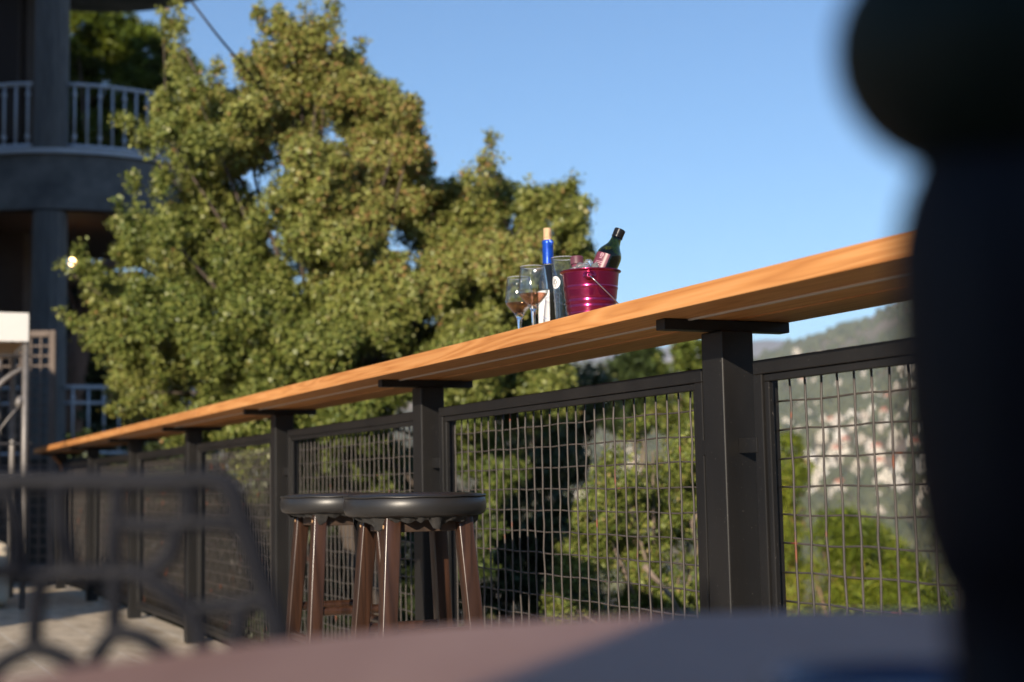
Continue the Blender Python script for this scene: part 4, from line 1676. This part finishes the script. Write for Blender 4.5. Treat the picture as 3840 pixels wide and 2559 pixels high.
def house_mesh(kind, seed):
    r = random.Random(seed)
    w, d, h = r.uniform(5, 7.5), r.uniform(4.5, 6), r.choice((3.2, 3.4, 3.4, 5.6))
    b = MB()
    b.box((-w / 2, -d / 2, -4), (w / 2, d / 2, h), 0)
    if kind == 'flat':
        b.box((-w / 2 - .25, -d / 2 - .25, h), (w / 2 + .25, d / 2 + .25, h + .35), 1)
        b.box((-w / 4, -d / 4, h + .36), (w / 8, d / 6, h + 2.4), 0)
    else:
        o_ = .5
        b.add([(-w / 2 - o_, -d / 2 - o_, h), (w / 2 + o_, -d / 2 - o_, h), (w / 2 + o_, d / 2 + o_, h), (-w / 2 - o_, d / 2 + o_, h), (-w / 5, 0, h + 2.4), (w / 5, 0, h + 2.4)],
              [(0, 1, 5, 4), (1, 2, 5), (2, 3, 4, 5), (3, 0, 4), (3, 2, 1, 0)], 1)
    z = .8
    while z + 1.6 < h:
        x = -w / 2 + 1.2
        while x + 1.2 < w / 2:
            b.box((x, -d / 2 - .06, z), (x + 1.1, -d / 2 - .005, z + 1.5), 2)
            x += 2.6
        z += 3.0
    me_o = b.build('house', [wallm, M['roof_flat'] if kind == 'flat' else M['roof_red'], M['pane']])
    return me_o


protos = {}
for i in range(4):
    protos[('flat', i)] = house_mesh('flat', 70 + i)
    protos[('red', i)] = house_mesh('red', 90 + i)
used = {}
LABEL = {'flat': 'pale flat roofed house among trees on the far hillside', 'red': 'pale house with a red tiled roof on the far hillside'}


def r_for(m, e):
    lo, hi = 605, 1795
    for _ in range(40):
        q = (lo + hi) / 2
        y = q / math.sqrt(1 + m * m)
        if terrain(m * y, y) / q < e:
            lo = q
        else:
            hi = q
    return (lo + hi) / 2


rr = random.Random(77)
spots = []
for k in range(4000):
    if len(spots) >= 230:
        break
    m = rr.uniform(.155, .40) if rr.random() < .93 else rr.uniform(.03, .09)
    e = rr.choice((rr.gauss(.014, .010), rr.gauss(.014, .010), rr.gauss(.0, .012), rr.uniform(.02, .085)))
    if e < -.04 or e > elev(m) - .006:
        continue
    r = r_for(m, e)
    y = r / math.sqrt(1 + m * m)
    x = m * y
    if all((x - a) ** 2 + (y - c) ** 2 > 12.5 ** 2 for a, c in spots):
        spots.append((x, y))
for i, (x, y) in enumerate(spots):
    kind = 'red' if rr.random() < .06 else 'flat'
    v = rr.randrange(4)
    src = protos[(kind, v)]
    if (kind, v) in used:
        o = src.copy()
        COL.objects.link(o)
    else:
        o = src
        used[(kind, v)] = 1
    o.location = (x, y, terrain(x, y))
    o.rotation_euler = (0, 0, -math.atan2(x, y) + rr.uniform(-.5, .5))
    tag(o, LABEL[kind], 'house', 'houses on the far hillside' if kind == 'flat' else 'red roofed houses on the far hillside')
for k_, o in protos.items():
    if k_ not in used:
        bpy.data.objects.remove(o)

# woods: thousands of small crowns as one mass
bm = bmesh.new()
bmesh.ops.create_icosphere(bm, subdivisions=1, radius=1)
iv = np.array([v.co[:] for v in bm.verts])
ifc = np.array([[v.index for v in f.verts] for f in bm.faces])
bm.free()
r = np.random.RandomState(5)
VV, FF = [], []
cnt = 0
tr_n = 0
for k in range(16000):
    if tr_n >= 5200:
        break
    m = r.uniform(.0, .45)
    q = 600 + 1200 * r.uniform(0, 1) ** .9
    y = q / math.sqrt(1 + m * m)
    x = m * y
    dens_ = math.sin(x * .020 + 1) * math.sin(y * .016) + .5 * math.sin(x * .05 + y * .04)
    if dens_ < -.2 and r.uniform() < .75:
        continue
    if q > 1350 and r.uniform() < .62:
        continue
    if any((x - a) ** 2 + (y - c) ** 2 < 49 for a, c in spots):
        continue
    s = r.uniform(2.2, 5.5)
    p = iv * (1 + r.uniform(-.22, .22, (len(iv), 1))) * np.array([s, s, s * r.uniform(.8, 1.3)]) + np.array([x, y, terrain(x, y) + s * .5])
    VV.append(p)
    FF.append(ifc + cnt)
    cnt += len(iv)
    tr_n += 1
VV, FF = np.concatenate(VV), np.concatenate(FF)
me = bpy.data.meshes.new('hillside_wood')
me.from_pydata(VV.tolist(), [], FF.tolist())
hw = mottled('hillside_foliage', (.050, .062, .028), (.12, .118, .058), .03, .95, bump_s=0)
me.materials.append(hw)
o = bpy.data.objects.new('hillside_wood', me)
COL.objects.link(o)
tag(o, 'scattered trees and scrub covering the far hillside between the houses', 'woods', kind='stuff')

# scrub on the near slope below the railing
lob = []
rr = random.Random(90)
for k in range(150):
    n = rr.uniform(2.5, 40)
    t = rr.uniform(-30, 16)
    w = fw(n, t, 0)
    z = terrain(w.x, w.y)
    s = rr.uniform(.35, .9)
    lob.append(((w.x, w.y, z + s * .3), (s, s, s * .8)))
scr = foliage('slope_scrub', lob, M['bush_leaf'], None, (0, 0, 0), dens=14, leaf=.10, aspect=.45, tuft_r=.08, per=8, seed=71, hole=-1.5)
tag(scr, 'low scrub covering the slope below the railing', 'scrub', kind='stuff')

# ------------------------------------------------------------------ air
HAZE = 0.00015
if HAZE:
    hm = bpy.data.materials.new('haze_air')
    hm.use_nodes = True
    hm.node_tree.nodes.clear()
    out = hm.node_tree.nodes.new('ShaderNodeOutputMaterial')
    pv = hm.node_tree.nodes.new('ShaderNodeVolumePrincipled')
    pv.inputs['Color'].default_value = (.66, .82, 1, 1)
    pv.inputs['Density'].default_value = HAZE
    hm.node_tree.links.new(pv.outputs[0], out.inputs['Volume'])
    b = MB()
    b.box((-4200, -3300, -260), (4200, 4200, 390))
    o = b.build('haze', hm)
    tag(o, 'thin pale haze hanging over the valley', 'haze', kind='stuff')
